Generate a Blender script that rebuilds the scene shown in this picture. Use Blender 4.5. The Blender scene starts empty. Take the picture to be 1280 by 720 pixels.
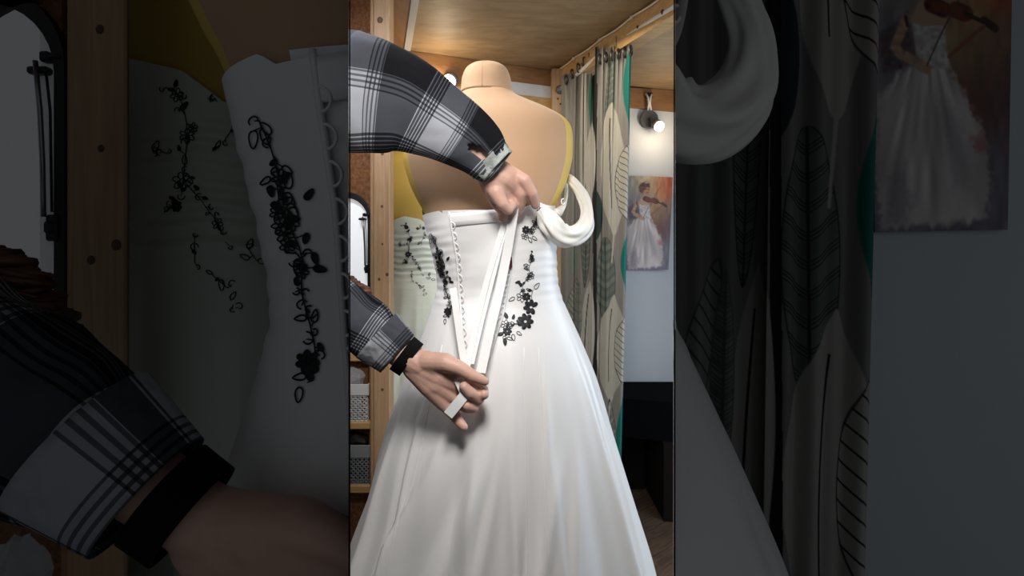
import bpy, bmesh, math, random
import numpy as np
from mathutils import Vector, Matrix
from mathutils.bvhtree import BVHTree
from mathutils import noise as mnoise

# ------------------------------------------------------------------ camera, world, light, exposure
SC = bpy.context.scene
COL = SC.collection
F = 623.0            # focal length in pixels of the 1280 px wide frame
HY = 305.0           # row of the horizon (level camera, shifted lens)
CH = 1.28            # camera height
cam = bpy.data.cameras.new('camera')
cam.sensor_width = 36.0
cam.lens = 36.0 * F / 1280.0
cam.shift_y = -(360.0 - HY) / 1280.0
cam.clip_start = 0.02
cam_ob = bpy.data.objects.new('camera', cam)
cam_ob.location = (0, 0, CH)
cam_ob.rotation_euler = (math.radians(90), 0, 0)
COL.objects.link(cam_ob)
SC.camera = cam_ob

world = bpy.data.worlds.new('dim_evening')
SC.world = world
world.use_nodes = True
world.node_tree.nodes['Background'].inputs[0].default_value = (0.86, 0.94, 1.0, 1)
world.node_tree.nodes['Background'].inputs[1].default_value = 0.070


def area(name, loc, target, sx, sy, power, color):
    l = bpy.data.lights.new(name, 'AREA')
    l.shape = 'RECTANGLE'; l.size = sx; l.size_y = sy
    l.energy = power; l.color = color
    o = bpy.data.objects.new(name, l)
    o.location = loc
    d = Vector(target) - Vector(loc)
    o.rotation_euler = d.to_track_quat('-Z', 'Y').to_euler()
    COL.objects.link(o)
    return o


area('front_fill', (0.0, 0.40, 1.70), (0.0, 0.68, 0.55), 0.18, 0.22, 8.6, (1.0, 0.97, 0.94))  # added fill above the view, brightens the gown; no real lamp hangs there
area('right_window_daylight', (1.5, 1.35, 1.35), (0.1, 1.15, 0.9), 0.7, 1.1, 13.0, (0.72, 0.86, 1.0))
area('left_fill', (-0.44, 0.93, 2.05), (0.05, 0.95, 0.4), 0.22, 0.3, 8.0, (0.95, 0.97, 1.0))  # unseen fill added overhead on the left to brighten the skirt, not a window
area('rear_warm_fill', (0.15, 1.75, 2.08), (0.1, 1.9, 0.5), 0.5, 0.3, 4.5, (1.0, 0.86, 0.66))  # added warm fill near the ceiling, without a fixture

SC.view_settings.view_transform = 'Standard'
SC.view_settings.look = 'None'
SC.view_settings.exposure = 0.0
SC.view_settings.gamma = 1.0
SC.view_settings.use_curve_mapping = False

R = random.Random(7)
PI = math.pi


def P0(px, py, y):
    return Vector(((px - 640.0) * y / F, y, CH + (HY - py) * y / F))


class Ctx:
    """A bay of the room: how near its things stand (zoom) and where its partition cuts off."""
    def __init__(s, zoom, cut=None, keep=0):
        s.z = zoom; s.cut = cut; s.keep = keep

    def P(s, px, py, y):
        return P0(640 + s.z * (px - 640), 360 + s.z * (py - 360), y / s.z)

    def dz(s, y):
        return y * 55.0 * (s.z - 1) / (F * s.z)

    def D(s, y):
        return y / s.z

    def m(s, px, y):      # pixels (of the centre bay) to metres at depth y
        return px * y / F

    def th(s, d):
        return d if s.z == 1 else d * 0.4


CEN = Ctx(1.0)
LEF = Ctx(3.17, 435.6, -1)
RIG = Ctx(3.17, 844.4, 1)


# ------------------------------------------------------------------ materials
def lin(c):
    return tuple(((v / 255.0) / 12.92 if v / 255.0 <= 0.04045 else ((v / 255.0 + 0.055) / 1.055) ** 2.4) for v in c)


def new_mat(name):
    m = bpy.data.materials.new(name)
    m.use_nodes = True
    nt = m.node_tree
    return m, nt, nt.nodes['Principled BSDF']


def mat(name, c, rough=0.6, var=0.0, scale=8.0, bump=0.0, bscale=60.0, stretch=None, metal=0.0, sheen=0.0, spec=None,
        trans=0.0, alpha=1.0):
    m, nt, b = new_mat(name)
    c = tuple(c)
    b.inputs['Base Color'].default_value = c + (1,)
    b.inputs['Roughness'].default_value = rough
    b.inputs['Metallic'].default_value = metal
    if sheen: b.inputs['Sheen Weight'].default_value = sheen
    if spec is not None: b.inputs['Specular IOR Level'].default_value = spec
    if trans: b.inputs['Transmission Weight'].default_value = trans
    b.inputs['Alpha'].default_value = alpha
    tc = nt.nodes.new('ShaderNodeTexCoord')
    mp = nt.nodes.new('ShaderNodeMapping')
    nt.links.new(tc.outputs['Object'], mp.inputs['Vector'])
    if stretch: mp.inputs['Scale'].default_value = stretch
    if var:
        n = nt.nodes.new('ShaderNodeTexNoise')
        n.inputs['Scale'].default_value = scale; n.inputs['Detail'].default_value = 5
        nt.links.new(mp.outputs[0], n.inputs['Vector'])
        r = nt.nodes.new('ShaderNodeValToRGB')
        r.color_ramp.elements[0].position = 0.3; r.color_ramp.elements[1].position = 0.7
        r.color_ramp.elements[0].color = tuple(v * (1 - var) for v in c) + (1,)
        r.color_ramp.elements[1].color = tuple(min(1, v * (1 + var)) for v in c) + (1,)
        nt.links.new(n.outputs['Fac'], r.inputs['Fac'])
        nt.links.new(r.outputs['Color'], b.inputs['Base Color'])
    if bump:
        n2 = nt.nodes.new('ShaderNodeTexNoise')
        n2.inputs['Scale'].default_value = bscale; n2.inputs['Detail'].default_value = 4
        nt.links.new(mp.outputs[0], n2.inputs['Vector'])
        bp = nt.nodes.new('ShaderNodeBump')
        bp.inputs['Strength'].default_value = bump; bp.inputs['Distance'].default_value = 0.004
        nt.links.new(n2.outputs['Fac'], bp.inputs['Height'])
        nt.links.new(bp.outputs[0], b.inputs['Normal'])
    return m


def wood(name, c1, c2, stretch, rough=0.5, dist=1.5):
    m, nt, b = new_mat(name)
    tc = nt.nodes.new('ShaderNodeTexCoord')
    mp = nt.nodes.new('ShaderNodeMapping'); mp.inputs['Scale'].default_value = stretch
    n = nt.nodes.new('ShaderNodeTexNoise'); n.inputs['Scale'].default_value = 6; n.inputs['Detail'].default_value = 6
    n.inputs['Distortion'].default_value = dist
    r = nt.nodes.new('ShaderNodeValToRGB')
    r.color_ramp.elements[0].position = 0.32; r.color_ramp.elements[1].position = 0.68
    r.color_ramp.elements[0].color = tuple(c1) + (1,); r.color_ramp.elements[1].color = tuple(c2) + (1,)
    bp = nt.nodes.new('ShaderNodeBump'); bp.inputs['Strength'].default_value = 0.15; bp.inputs['Distance'].default_value = 0.002
    nt.links.new(tc.outputs['Object'], mp.inputs['Vector']); nt.links.new(mp.outputs[0], n.inputs['Vector'])
    nt.links.new(n.outputs['Fac'], r.inputs['Fac']); nt.links.new(r.outputs[0], b.inputs['Base Color'])
    nt.links.new(n.outputs['Fac'], bp.inputs['Height']); nt.links.new(bp.outputs[0], b.inputs['Normal'])
    b.inputs['Roughness'].default_value = rough
    return m


def emit(name, c, s):
    m, nt, b = new_mat(name)
    b.inputs['Base Color'].default_value = tuple(c) + (1,)
    b.inputs['Emission Color'].default_value = tuple(c) + (1,)
    b.inputs['Emission Strength'].default_value = s
    return m


def printed(name, rough=0.8, bump=0.0):
    m, nt, b = new_mat(name)
    a = nt.nodes.new('ShaderNodeAttribute'); a.attribute_name = 'print'
    nt.links.new(a.outputs['Color'], b.inputs['Base Color'])
    b.inputs['Roughness'].default_value = rough
    if bump:
        n = nt.nodes.new('ShaderNodeTexNoise'); n.inputs['Scale'].default_value = 900
        bp = nt.nodes.new('ShaderNodeBump'); bp.inputs['Strength'].default_value = bump; bp.inputs['Distance'].default_value = 0.001
        nt.links.new(n.outputs['Fac'], bp.inputs['Height']); nt.links.new(bp.outputs[0], b.inputs['Normal'])
    return m


def plaid():
    m, nt, b = new_mat('plaid_flannel')
    uv = nt.nodes.new('ShaderNodeUVMap'); uv.uv_map = 'UVMap'
    sp = nt.nodes.new('ShaderNodeSeparateXYZ')
    nt.links.new(uv.outputs[0], sp.inputs[0])
    # tone of one thread set over one repeat; (start, tone)
    seq = [(0.0, 0.0)]
    for k in range(5): seq += [(0.39 + k * 0.036, 0.75), (0.39 + k * 0.036 + 0.011, 0.06)]
    seq += [(0.57, 0.72)]
    for k in range(4): seq += [(0.86 + k * 0.036, 0.12), (0.86 + k * 0.036 + 0.015, 0.6)]
    seq += [(0.985, 0.0)]
    outs = []
    for k, per in ((0, 0.175), (1, 0.150)):
        mu = nt.nodes.new('ShaderNodeMath'); mu.operation = 'MULTIPLY'; mu.inputs[1].default_value = 1 / per
        fr = nt.nodes.new('ShaderNodeMath'); fr.operation = 'FRACT'
        cr = nt.nodes.new('ShaderNodeValToRGB'); cr.color_ramp.interpolation = 'CONSTANT'
        el = cr.color_ramp.elements
        while len(el) > 1: el.remove(el[-1])
        el[0].position = 0; el[0].color = (0, 0, 0, 1)
        for p, t in seq[1:]:
            e = el.new(p); e.color = (t, t, t, 1)
        nt.links.new(sp.outputs[k], mu.inputs[0]); nt.links.new(mu.outputs[0], fr.inputs[0]); nt.links.new(fr.outputs[0], cr.inputs[0])
        outs.append(cr.outputs[0])
    mx = nt.nodes.new('ShaderNodeMix'); mx.data_type = 'RGBA'; mx.inputs['Factor'].default_value = 0.5
    nt.links.new(outs[0], mx.inputs['A']); nt.links.new(outs[1], mx.inputs['B'])
    n = nt.nodes.new('ShaderNodeTexNoise'); n.inputs['Scale'].default_value = 700
    cr = nt.nodes.new('ShaderNodeValToRGB')
    el = cr.color_ramp.elements
    el[0].position = 0.0; el[0].color = (0.007, 0.007, 0.009, 1)
    el[1].position = 0.85; el[1].color = (0.46, 0.47, 0.51, 1)
    e = el.new(0.38); e.color = (0.062, 0.066, 0.078, 1)
    e = el.new(0.5); e.color = (0.16, 0.168, 0.19, 1)
    nt.links.new(mx.outputs['Result'], cr.inputs[0])
    mm = nt.nodes.new('ShaderNodeMix'); mm.data_type = 'RGBA'; mm.blend_type = 'OVERLAY'; mm.inputs['Factor'].default_value = 0.35
    nt.links.new(cr.outputs[0], mm.inputs['A']); nt.links.new(n.outputs['Fac'], mm.inputs['B'])
    nt.links.new(mm.outputs['Result'], b.inputs['Base Color'])
    bp = nt.nodes.new('ShaderNodeBump'); bp.inputs['Strength'].default_value = 0.25; bp.inputs['Distance'].default_value = 0.001
    n3 = nt.nodes.new('ShaderNodeTexNoise'); n3.inputs['Scale'].default_value = 5; n3.inputs['Detail'].default_value = 1
    b3 = nt.nodes.new('ShaderNodeBump'); b3.inputs['Strength'].default_value = 0.35; b3.inputs['Distance'].default_value = 0.02
    nt.links.new(n3.outputs['Fac'], b3.inputs['Height']); nt.links.new(b3.outputs[0], bp.inputs['Normal'])
    nt.links.new(n.outputs['Fac'], bp.inputs['Height']); nt.links.new(bp.outputs[0], b.inputs['Normal'])
    b.inputs['Roughness'].default_value = 0.95
    b.inputs['Specular IOR Level'].default_value = 0.1
    return m


M = {}
M['satin'] = mat('ivory_satin', (0.84, 0.83, 0.82), 0.36, bump=0.10, bscale=14, stretch=(1, 1, 0.35), sheen=0.15)
M['chiffon'] = mat('cream_chiffon', (0.86, 0.84, 0.78), 0.6, bump=0.12, bscale=40, sheen=0.3)
M['ivory2'] = mat('pale_mint_satin', (0.76, 0.82, 0.72), 0.45, bump=0.25, bscale=18, stretch=(0.6, 1, 3))
M['thread'] = mat('black_thread', (0.008, 0.008, 0.012), 0.55)
M['ribbon'] = mat('white_satin_ribbon', (0.88, 0.88, 0.87), 0.32)
M['form'] = mat('tan_jersey', (0.53, 0.33, 0.19), 0.75, bump=0.05, bscale=400, sheen=0.1)
M['form_seam'] = mat('brown_seam', (0.25, 0.15, 0.08), 0.8)
M['form2'] = mat('mustard_jersey', (0.72, 0.48, 0.10), 0.7, bump=0.05, bscale=400)
M['form2cap'] = mat('cream_jersey', (0.85, 0.72, 0.40), 0.7)
M['steel'] = mat('grey_steel', (0.35, 0.35, 0.36), 0.35, metal=0.9)
M['skin'] = mat('skin', (0.60, 0.36, 0.28), 0.5, var=0.10, scale=25, bump=0.10, bscale=220)
M['plaid'] = plaid()
M['cuff'] = mat('frayed_cuff', (0.30, 0.32, 0.30), 0.95, var=0.4, scale=60, bump=0.5, bscale=200)
M['black_elastic'] = mat('black_elastic', (0.004, 0.004, 0.0045), 0.85, bump=0.3, bscale=300, spec=0.1)
M['hair'] = mat('auburn_hair', (0.13, 0.05, 0.03), 0.45, var=0.4, scale=40)
M['denim'] = mat('dark_denim', (0.03, 0.04, 0.07), 0.9, var=0.2, scale=50)
M['pine'] = wood('pine', (0.36, 0.215, 0.115), (0.47, 0.30, 0.17), (14, 14, 0.8))
M['pine_h'] = wood('pine_lengthwise', (0.44, 0.26, 0.10), (0.60, 0.38, 0.17), (0.8, 6, 14))
M['knot'] = mat('pine_knot', (0.10, 0.045, 0.02), 0.6)
M['ply'] = wood('plywood_ceiling', (0.30, 0.195, 0.10), (0.41, 0.28, 0.155), (1.2, 5, 1), 0.55, 0.8)
M['ply2'] = wood('plywood_redder', (0.30, 0.16, 0.075), (0.38, 0.21, 0.10), (5, 1.2, 1), 0.45, 0.8)
M['brownboard'] = wood('brown_board', (0.27, 0.13, 0.055), (0.36, 0.19, 0.08), (1, 4, 8), 0.5)
M['carpet'] = mat('rust_carpet', (0.20, 0.085, 0.035), 0.95, var=0.4, scale=120, bump=0.6, bscale=250)
M['white_wall'] = mat('white_wall', (0.66, 0.69, 0.73), 0.75, bump=0.03, bscale=120)
M['grey_wall'] = mat('grey_wall', (0.40, 0.42, 0.42), 0.8, bump=0.03, bscale=120)
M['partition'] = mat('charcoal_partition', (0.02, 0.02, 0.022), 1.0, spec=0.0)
M['batten'] = mat('white_batten', (0.60, 0.59, 0.57), 0.5)
M['black_frame'] = mat('black_rubber_frame', (0.010, 0.010, 0.012), 0.45)
M['black_fabric'] = mat('black_bench_cloth', (0.004, 0.004, 0.005), 1.0, bump=0.2, bscale=300, spec=0.05)
M['dark_base'] = mat('dark_bench_base', (0.012, 0.009, 0.008), 0.9, spec=0.1)
M['floor_gap'] = mat('floor_gap', (0.02, 0.015, 0.01), 0.9)
M['plank'] = wood('walnut_plank', (0.05, 0.032, 0.022), (0.15, 0.10, 0.07), (14, 0.9, 5), 0.5, 2.5)
M['curtain'] = printed('leaf_print_cloth', 0.85, 0.2)
M['poster'] = printed('poster_print', 0.4)
M['grommet'] = mat('grommet', (0.10, 0.09, 0.085), 0.3, metal=0.8)
M['rod'] = mat('white_rod', (0.75, 0.75, 0.76), 0.3)
M['cable'] = mat('cream_cable', (0.72, 0.62, 0.50), 0.5)
M['lamp_grey'] = mat('grey_lamp_metal', (0.16, 0.15, 0.145), 0.45, metal=0.4)
M['bulb'] = emit('lit_bulb', (1.0, 0.88, 0.62), 14.0)
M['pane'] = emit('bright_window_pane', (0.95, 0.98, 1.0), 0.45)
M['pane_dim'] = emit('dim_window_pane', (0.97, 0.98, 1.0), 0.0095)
M['plastic_w'] = mat('white_plastic', (0.62, 0.62, 0.62), 0.45)
M['plastic_g'] = mat('grey_plastic', (0.22, 0.23, 0.245), 0.45)
M['bag'] = mat('clear_plastic_bag', (0.55, 0.55, 0.57), 0.2, bump=0.9, bscale=45, alpha=0.75)
M['black_bag'] = mat('black_plastic_bag', (0.01, 0.01, 0.011), 0.3, bump=0.9, bscale=40)
M['dark_gap'] = mat('dark_slit_lining', (0.09, 0.012, 0.015), 0.8)


# ------------------------------------------------------------------ mesh helpers
CURCUT = [None]


def apply_cut(me):
    c = CURCUT[0]
    if not c or c.cut is None: return
    bm = bmesh.new(); bm.from_mesh(me)
    u = (c.cut - 640) / F
    no = Vector((1, -u, 0)).normalized()        # points to the right of the partition
    bmesh.ops.bisect_plane(bm, geom=bm.verts[:] + bm.edges[:] + bm.faces[:], plane_co=(0, 0, CH), plane_no=no,
                           clear_outer=(c.keep < 0), clear_inner=(c.keep > 0))
    bm.to_mesh(me); bm.free()


def mesh_obj(name, V, Fc, m, parent=None, smooth=True, uv=None, col=None, mats=None, fm=None):
    me = bpy.data.meshes.new(name)
    me.from_pydata([tuple(v) for v in V], [], Fc)
    if uv is not None:
        l = me.uv_layers.new(name='UVMap')
        vi = np.empty(len(me.loops), dtype=np.int32); me.loops.foreach_get('vertex_index', vi)
        l.data.foreach_set('uv', np.asarray(uv, dtype=np.float32)[vi].ravel())
    if col is not None:
        a = me.color_attributes.new('print', 'FLOAT_COLOR', 'POINT')
        a.data.foreach_set('color', np.asarray(col, dtype=np.float32).ravel())
    if smooth: me.polygons.foreach_set('use_smooth', [True] * len(me.polygons))
    me.materials.append(m)
    apply_cut(me)
    if CURCUT[0] and CURCUT[0].cut is not None and len(me.polygons) == 0: return None
    o = bpy.data.objects.new(name, me)
    COL.objects.link(o)
    if parent is not None: o.parent = parent
    return o


class MB:
    """collects shapes for one mesh"""
    def __init__(s): s.V = []; s.F = []; s.uv = []
    def add(s, V, Fc, uv=None):
        n = len(s.V)
        s.V += [Vector(v) for v in V]; s.F += [tuple(i + n for i in f) for f in Fc]
        s.uv += uv if uv else [(0, 0)] * len(V)
        return s
    def box(s, a, b, bev=0.0, rot=None, origin=None):
        a, b = Vector(a), Vector(b)
        lo = Vector([min(a[i], b[i]) for i in range(3)]); hi = Vector([max(a[i], b[i]) for i in range(3)])
        e = min(bev, *(0.3 * (hi[i] - lo[i]) for i in range(3)))
        if e <= 0:
            V = [Vector((x, y, z)) for x in (lo.x, hi.x) for y in (lo.y, hi.y) for z in (lo.z, hi.z)]
            Fc = [(0, 1, 3, 2), (4, 6, 7, 5), (0, 4, 5, 1), (2, 3, 7, 6), (0, 2, 6, 4), (1, 5, 7, 3)]
        else:
            bm = bmesh.new(); bmesh.ops.create_cube(bm, size=1)
            for v in bm.verts:
                v.co = Vector([lo[i] + (v.co[i] + 0.5) * (hi[i] - lo[i]) for i in range(3)])
            bmesh.ops.bevel(bm, geom=bm.edges[:], offset=e, segments=1, affect='EDGES', profile=0.7)
            bm.verts.ensure_lookup_table()
            V = [v.co.copy() for v in bm.verts]; Fc = [tuple(v.index for v in f.verts) for f in bm.faces]; bm.free()
        if rot is not None:
            o = Vector(origin) if origin is not None else (lo + hi) / 2
            V = [o + rot @ (v - o) for v in V]
        return s.add(V, Fc)
    def prism(s, pts, d):
        """polygon of 3-D points pushed along the vector d"""
        n = len(pts); d = Vector(d)
        V = [Vector(p) for p in pts] + [Vector(p) + d for p in pts]
        Fc = [tuple(range(n - 1, -1, -1)), tuple(range(n, 2 * n))] + [(i, (i + 1) % n, n + (i + 1) % n, n + i) for i in range(n)]
        return s.add(V, Fc)
    def tube(s, pts, rad, seg=8, caps=True, flat=1.0, up=None, wob=None):
        pts = [Vector(p) for p in pts]; n = len(pts)
        if not hasattr(rad, '__len__'): rad = [rad] * n
        V = []; uv = []; L = 0; prev = None
        for i, p in enumerate(pts):
            t = (pts[min(i + 1, n - 1)] - pts[max(i - 1, 0)]).normalized()
            if up is not None: b = Vector(up)
            elif prev is not None: b = prev
            else: b = Vector((0, 1, 0)) if abs(t.y) < 0.9 else Vector((1, 0, 0))
            b = (b - t * b.dot(t))
            if b.length < 1e-6: b = Vector((1, 0, 0)) - t * t.x
            b.normalize(); nn = t.cross(b); prev = b
            if i: L += (p - pts[i - 1]).length
            for k in range(seg):
                a = 2 * PI * k / seg
                r = rad[i] * (1 + (wob(i / (n - 1), a) if wob else 0))
                V.append(p + nn * (math.cos(a) * r) + b * (math.sin(a) * r * flat))
                uv.append((a * 0.5 * (rad[0] + rad[-1]), L))
        Fc = [(i * seg + k, i * seg + (k + 1) % seg, (i + 1) * seg + (k + 1) % seg, (i + 1) * seg + k) for i in range(n - 1) for k in range(seg)]
        if caps:
            Fc.append(tuple(range(seg - 1, -1, -1))); Fc.append(tuple(range((n - 1) * seg, n * seg)))
        return s.add(V, Fc, uv)
    def ball(s, c, r, seg=12, rings=8, sq=(1, 1, 1)):
        V = []; Fc = []
        for i in range(rings + 1):
            t = PI * i / rings
            for k in range(seg):
                a = 2 * PI * k / seg
                V.append(Vector(c) + Vector((r * sq[0] * math.sin(t) * math.cos(a), r * sq[1] * math.sin(t) * math.sin(a), r * sq[2] * math.cos(t))))
        for i in range(rings):
            for k in range(seg):
                Fc.append((i * seg + k, (i + 1) * seg + k, (i + 1) * seg + (k + 1) % seg, i * seg + (k + 1) % seg))
        return s.add(V, Fc)
    def capsule(s, p0, r0, p1, r1, seg=14, flat=None):
        p0, p1 = Vector(p0), Vector(p1)
        d = p1 - p0
        if d.length < 1e-5: return s.ball(p0, max(r0, r1))
        t = d.normalized()
        b = Vector((0, 1, 0)) if abs(t.y) < 0.9 else Vector((1, 0, 0))
        b = (b - t * b.dot(t)).normalized(); nn = t.cross(b)
        rings = []
        for i in range(5):
            a = -PI / 2 + i * PI / 2 / 4
            rings.append((p0 + t * (r0 * math.sin(a)), max(r0 * math.cos(a), 1e-5)))
        for i in range(5):
            a = i * PI / 2 / 4
            rings.append((p1 + t * (r1 * math.sin(a)), max(r1 * math.cos(a), 1e-5)))
        V = []
        for c, r in rings:
            for k in range(seg):
                a = 2 * PI * k / seg
                V.append(c + nn * (math.cos(a) * r) + b * (math.sin(a) * r))
        Fc = [(i * seg + k, i * seg + (k + 1) % seg, (i + 1) * seg + (k + 1) % seg, (i + 1) * seg + k) for i in range(len(rings) - 1) for k in range(seg)]
        Fc.append(tuple(range(seg - 1, -1, -1))); n = len(rings)
        Fc.append(tuple(range((n - 1) * seg, n * seg)))
        return s.add(V, Fc)
    def chain(s, pts):
        for (a, ra), (b, rb) in zip(pts, pts[1:]): s.capsule(a, ra, b, rb)
        return s
    def strip(s, pts, w, side, th=0.0003):
        """ribbon: centre line, width(s), the direction across"""
        n = len(pts)
        if not hasattr(w, '__len__'): w = [w] * n
        V = []
        for i, p in enumerate(pts):
            t = (Vector(pts[min(i + 1, n - 1)]) - Vector(pts[max(i - 1, 0)])).normalized()
            sd = Vector(side) - t * Vector(side).dot(t); sd.normalize()
            nm = t.cross(sd)
            for a, c in ((-1, -1), (1, -1), (1, 1), (-1, 1)):
                V.append(Vector(p) + sd * (a * w[i] / 2) + nm * (c * th))
        Fc = [(i * 4 + k, i * 4 + (k + 1) % 4, i * 4 + 4 + (k + 1) % 4, i * 4 + 4 + k) for i in range(n - 1) for k in range(4)]
        Fc += [(3, 2, 1, 0), tuple((n - 1) * 4 + k for k in range(4))]
        return s.add(V, Fc)
    def build(s, name, m, parent=None, smooth=True, uv=False):
        return mesh_obj(name, s.V, s.F, m, parent, smooth, uv=s.uv if uv else None)


def tag(o, label=None, cat=None, group=None, kind=None):
    if o is None: return o
    if label: o['label'] = label
    if cat: o['category'] = cat
    if group: o['group'] = group
    if kind: o['kind'] = kind
    return o


def empty(name, loc, label=None, cat=None, group=None, kind=None):
    o = bpy.data.objects.new(name, None); COL.objects.link(o)
    o.empty_display_size = 0.05
    o['at'] = [float(v) for v in loc]
    return tag(o, label, cat, group, kind)


def settle():
    """put every thing's empty at its base while its parts stay where they are"""
    for o in list(COL.objects):
        if o.type == 'EMPTY' and 'at' in o:
            p = Vector(o['at']); o.location = p
            for ch in o.children:
                ch.matrix_parent_inverse = Matrix.Translation(-p)
            del o['at']


def spline(pts, n):
    """Catmull-Rom through points (any dimension), n samples"""
    p = np.array(pts, dtype=float)
    q = np.vstack([2 * p[0] - p[1], p, 2 * p[-1] - p[-2]])
    out = []
    m = len(p) - 1
    for i in range(n):
        t = i / (n - 1) * m; k = min(int(t), m - 1); t -= k
        a, b, c, d = q[k], q[k + 1], q[k + 2], q[k + 3]
        out.append(0.5 * (2 * b + (c - a) * t + (2 * a - 5 * b + 4 * c - d) * t * t + (3 * b - a - 3 * c + d) * t ** 3))
    return np.array(out)


def bake(o):
    dg = bpy.context.evaluated_depsgraph_get(); dg.update()
    me = bpy.data.meshes.new_from_object(o.evaluated_get(dg))
    o.modifiers.clear(); old = o.data; o.data = me
    bpy.data.meshes.remove(old)
    return o


def ss(a, b, x):
    t = np.clip((x - a) / (b - a), 0, 1)
    return t * t * (3 - 2 * t)


# ------------------------------------------------------------------ the room
def struct(o): return tag(o, kind='structure')


CEIL = 2.15
# floor: a dark base and walnut planks laid across the visible strip
fl = struct(MB().box((-1.7, -0.3, -0.06), (1.9, 3.3, -0.012)).build('floor', M['floor_gap'], None, False))
rotp = Matrix.Rotation(math.radians(-52), 3, 'Z')
pl0 = None
for i in range(-11, 14):
    for j in range(-1, 2):
        if j == 0 and i == 99: continue
        c = Vector((0.7, 1.9, 0)) + rotp @ Vector((i * 0.125, j * 1.21 + (0.4 if i % 2 else 0), 0))
        if not (-1.5 < c.x < 1.75 and -0.1 < c.y < 3.1): continue
        if pl0 is None:
            pl0 = MB().box((-0.0605, -0.6, -0.012), (0.0605, 0.6, 0), 0.002).build('plank', M['plank'], fl, False); o = pl0
        else:
            o = pl0.copy(); COL.objects.link(o)
        o.parent = fl; o.rotation_euler = (0, 0, math.radians(-52)); o.location = c

ce = struct(MB().box((-1.7, -0.1, CEIL + 0.006), (1.9, 3.4, CEIL + 0.06)).build('ceiling', M['ply2'], None, False))
# plywood sheets under it
a, b_, c_, d_ = P0(529, -60, 1.6), P0(505, 70, 2.35), P0(690, 95, 2.6), P0(900, -60, 1.6)
def flat(p, z): return Vector((p.x, p.y, z))
def onceil(px, py, z=CEIL):
    y = (z - CH) * F / (HY - py); return Vector(((px - 640) * y / F, y, z))
MB().prism([onceil(531, -60), onceil(512, 64), onceil(700, 96), onceil(960, -60)][::-1], (0, 0, 0.006)).build('panel', M['ply'], ce, False)
MB().prism([onceil(700, 96), onceil(795, 108), onceil(880, 118), onceil(1100, -60), onceil(960, -60)][::-1], (0, 0, 0.006)).build('panel', M['ply'], ce, False)
MB().prism([onceil(440, -60), onceil(440, 52), onceil(506, 62), onceil(522, -60)][::-1], (0, 0, 0.006)).build('panel', M['ply2'], ce, False)
MB().prism([onceil(523, -60, CEIL - 0.004), onceil(505, 63, CEIL - 0.004), onceil(513, 65, CEIL - 0.004), onceil(534, -60, CEIL - 0.004)][::-1], (0, 0, 0.010)).build('batten', M['batten'], ce, False)

# back wall (turned a little): lower grey wall, brown board on top, white strip, pine rail
A = onceil(430, 56); B = onceil(505, 64); C = onceil(706, 92)
A.z = B.z = C.z = 0
dirw = (C - B).normalized(); nrm = Vector((-dirw.y, dirw.x, 0))
A = B - dirw * 0.9
def wallbox(p, q, z0, z1, t0, t1):
    """box between two floor points, from offset t0 to t1 along the wall normal (away from the viewer)"""
    m = MB()
    pts = [p + nrm * t0, q + nrm * t0, q + nrm * t1, p + nrm * t1]
    m.prism([Vector((v.x, v.y, z0)) for v in pts], (0, 0, z1 - z0))
    return m
struct(wallbox(A, C, 0, CEIL, 0.0, 0.05).build('wall_back', M['grey_wall'], None, False))
struct(wallbox(A, C, 1.985, CEIL - 0.002, -0.02, -0.002).build('trim_1', M['brownboard'], None, False))
zz = lambda py, y: CH + (HY - py) * y / F
struct(wallbox(B + dirw * 0.33, C, 2.004, 2.066, -0.026, -0.0205).build('trim_2', M['white_wall'], None, False))
struct(wallbox(B + dirw * 0.33, C, 1.935, 2.002, -0.040, -0.0205).build('trim_3', M['pine_h'], None, False))
# pine corner post at the end of that wall
pp = P0(697, 120, 2.48)
tp = struct(MB().box((pp.x - 0.033, 2.435, 0.0), (pp.x + 0.036, 2.50, CEIL - 0.01), 0.004).build('trim_4', M['pine'], None, False))
mh = MB()
for q in ((697.5, 123.5), (700.5, 130)):
    c = P0(q[0], q[1], 2.433); mh.ball(c, 0.005, 8, 5, (1, 0.3, 1))
mh.build('screw', M['knot'], tp)
# pine beam under the ceiling running towards the viewer on the right
b0 = onceil(694, 101, CEIL - 0.05); b1 = onceil(905, -40, CEIL - 0.05)
bd = (b1 - b0).normalized(); bn = Vector((bd.y, -bd.x, 0))
if bn.x < 0: bn = -bn
bm_ = MB()
pts = [b0 - bn * 0.0, b1 - bn * 0.0, b1 + bn * 0.062, b0 + bn * 0.062]
bm_.prism([Vector((v.x, v.y, CEIL - 0.095)) for v in pts], (0, 0, 0.092))
beam = struct(bm_.build('trim_5', M['pine_h'], None, False))
for q, s in ((0.25, 1), (0.62, 0.8), (0.75, 1.1)):
    c = b0 + bd * ((b1 - b0).length * q) - bn * 0.0015
    MB().ball((c.x, c.y, CEIL - 0.04 - 0.02 * s), 0.012 * s, 10, 6, (0.6, 0.35, 0.7)).build('knot', M['knot'], beam)
# cable clipped along the beam
cp = []
for i in range(40):
    t = i / 39
    p = b0.lerp(b1, t) - bn * 0.006
    cp.append(Vector((p.x, p.y, CEIL - 0.006 - 0.007 * abs(math.sin(t * PI * 5)) - (0.012 if i == 0 else 0))))
cab = empty('power_cable', cp[0], 'cream power cable clipped along the pine ceiling beam', 'cable')
MB().tube(cp, 0.0042, 6).build('cord', M['cable'], cab)
for t in (0.02, 0.2, 0.4, 0.6, 0.8):
    p = cp[int(t * 39)]
    MB().box(p - Vector((0.006, 0.008, 0.008)), p + Vector((0.006, 0.008, 0.006)), 0.002).build('clip', M['cable'], cab)

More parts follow.
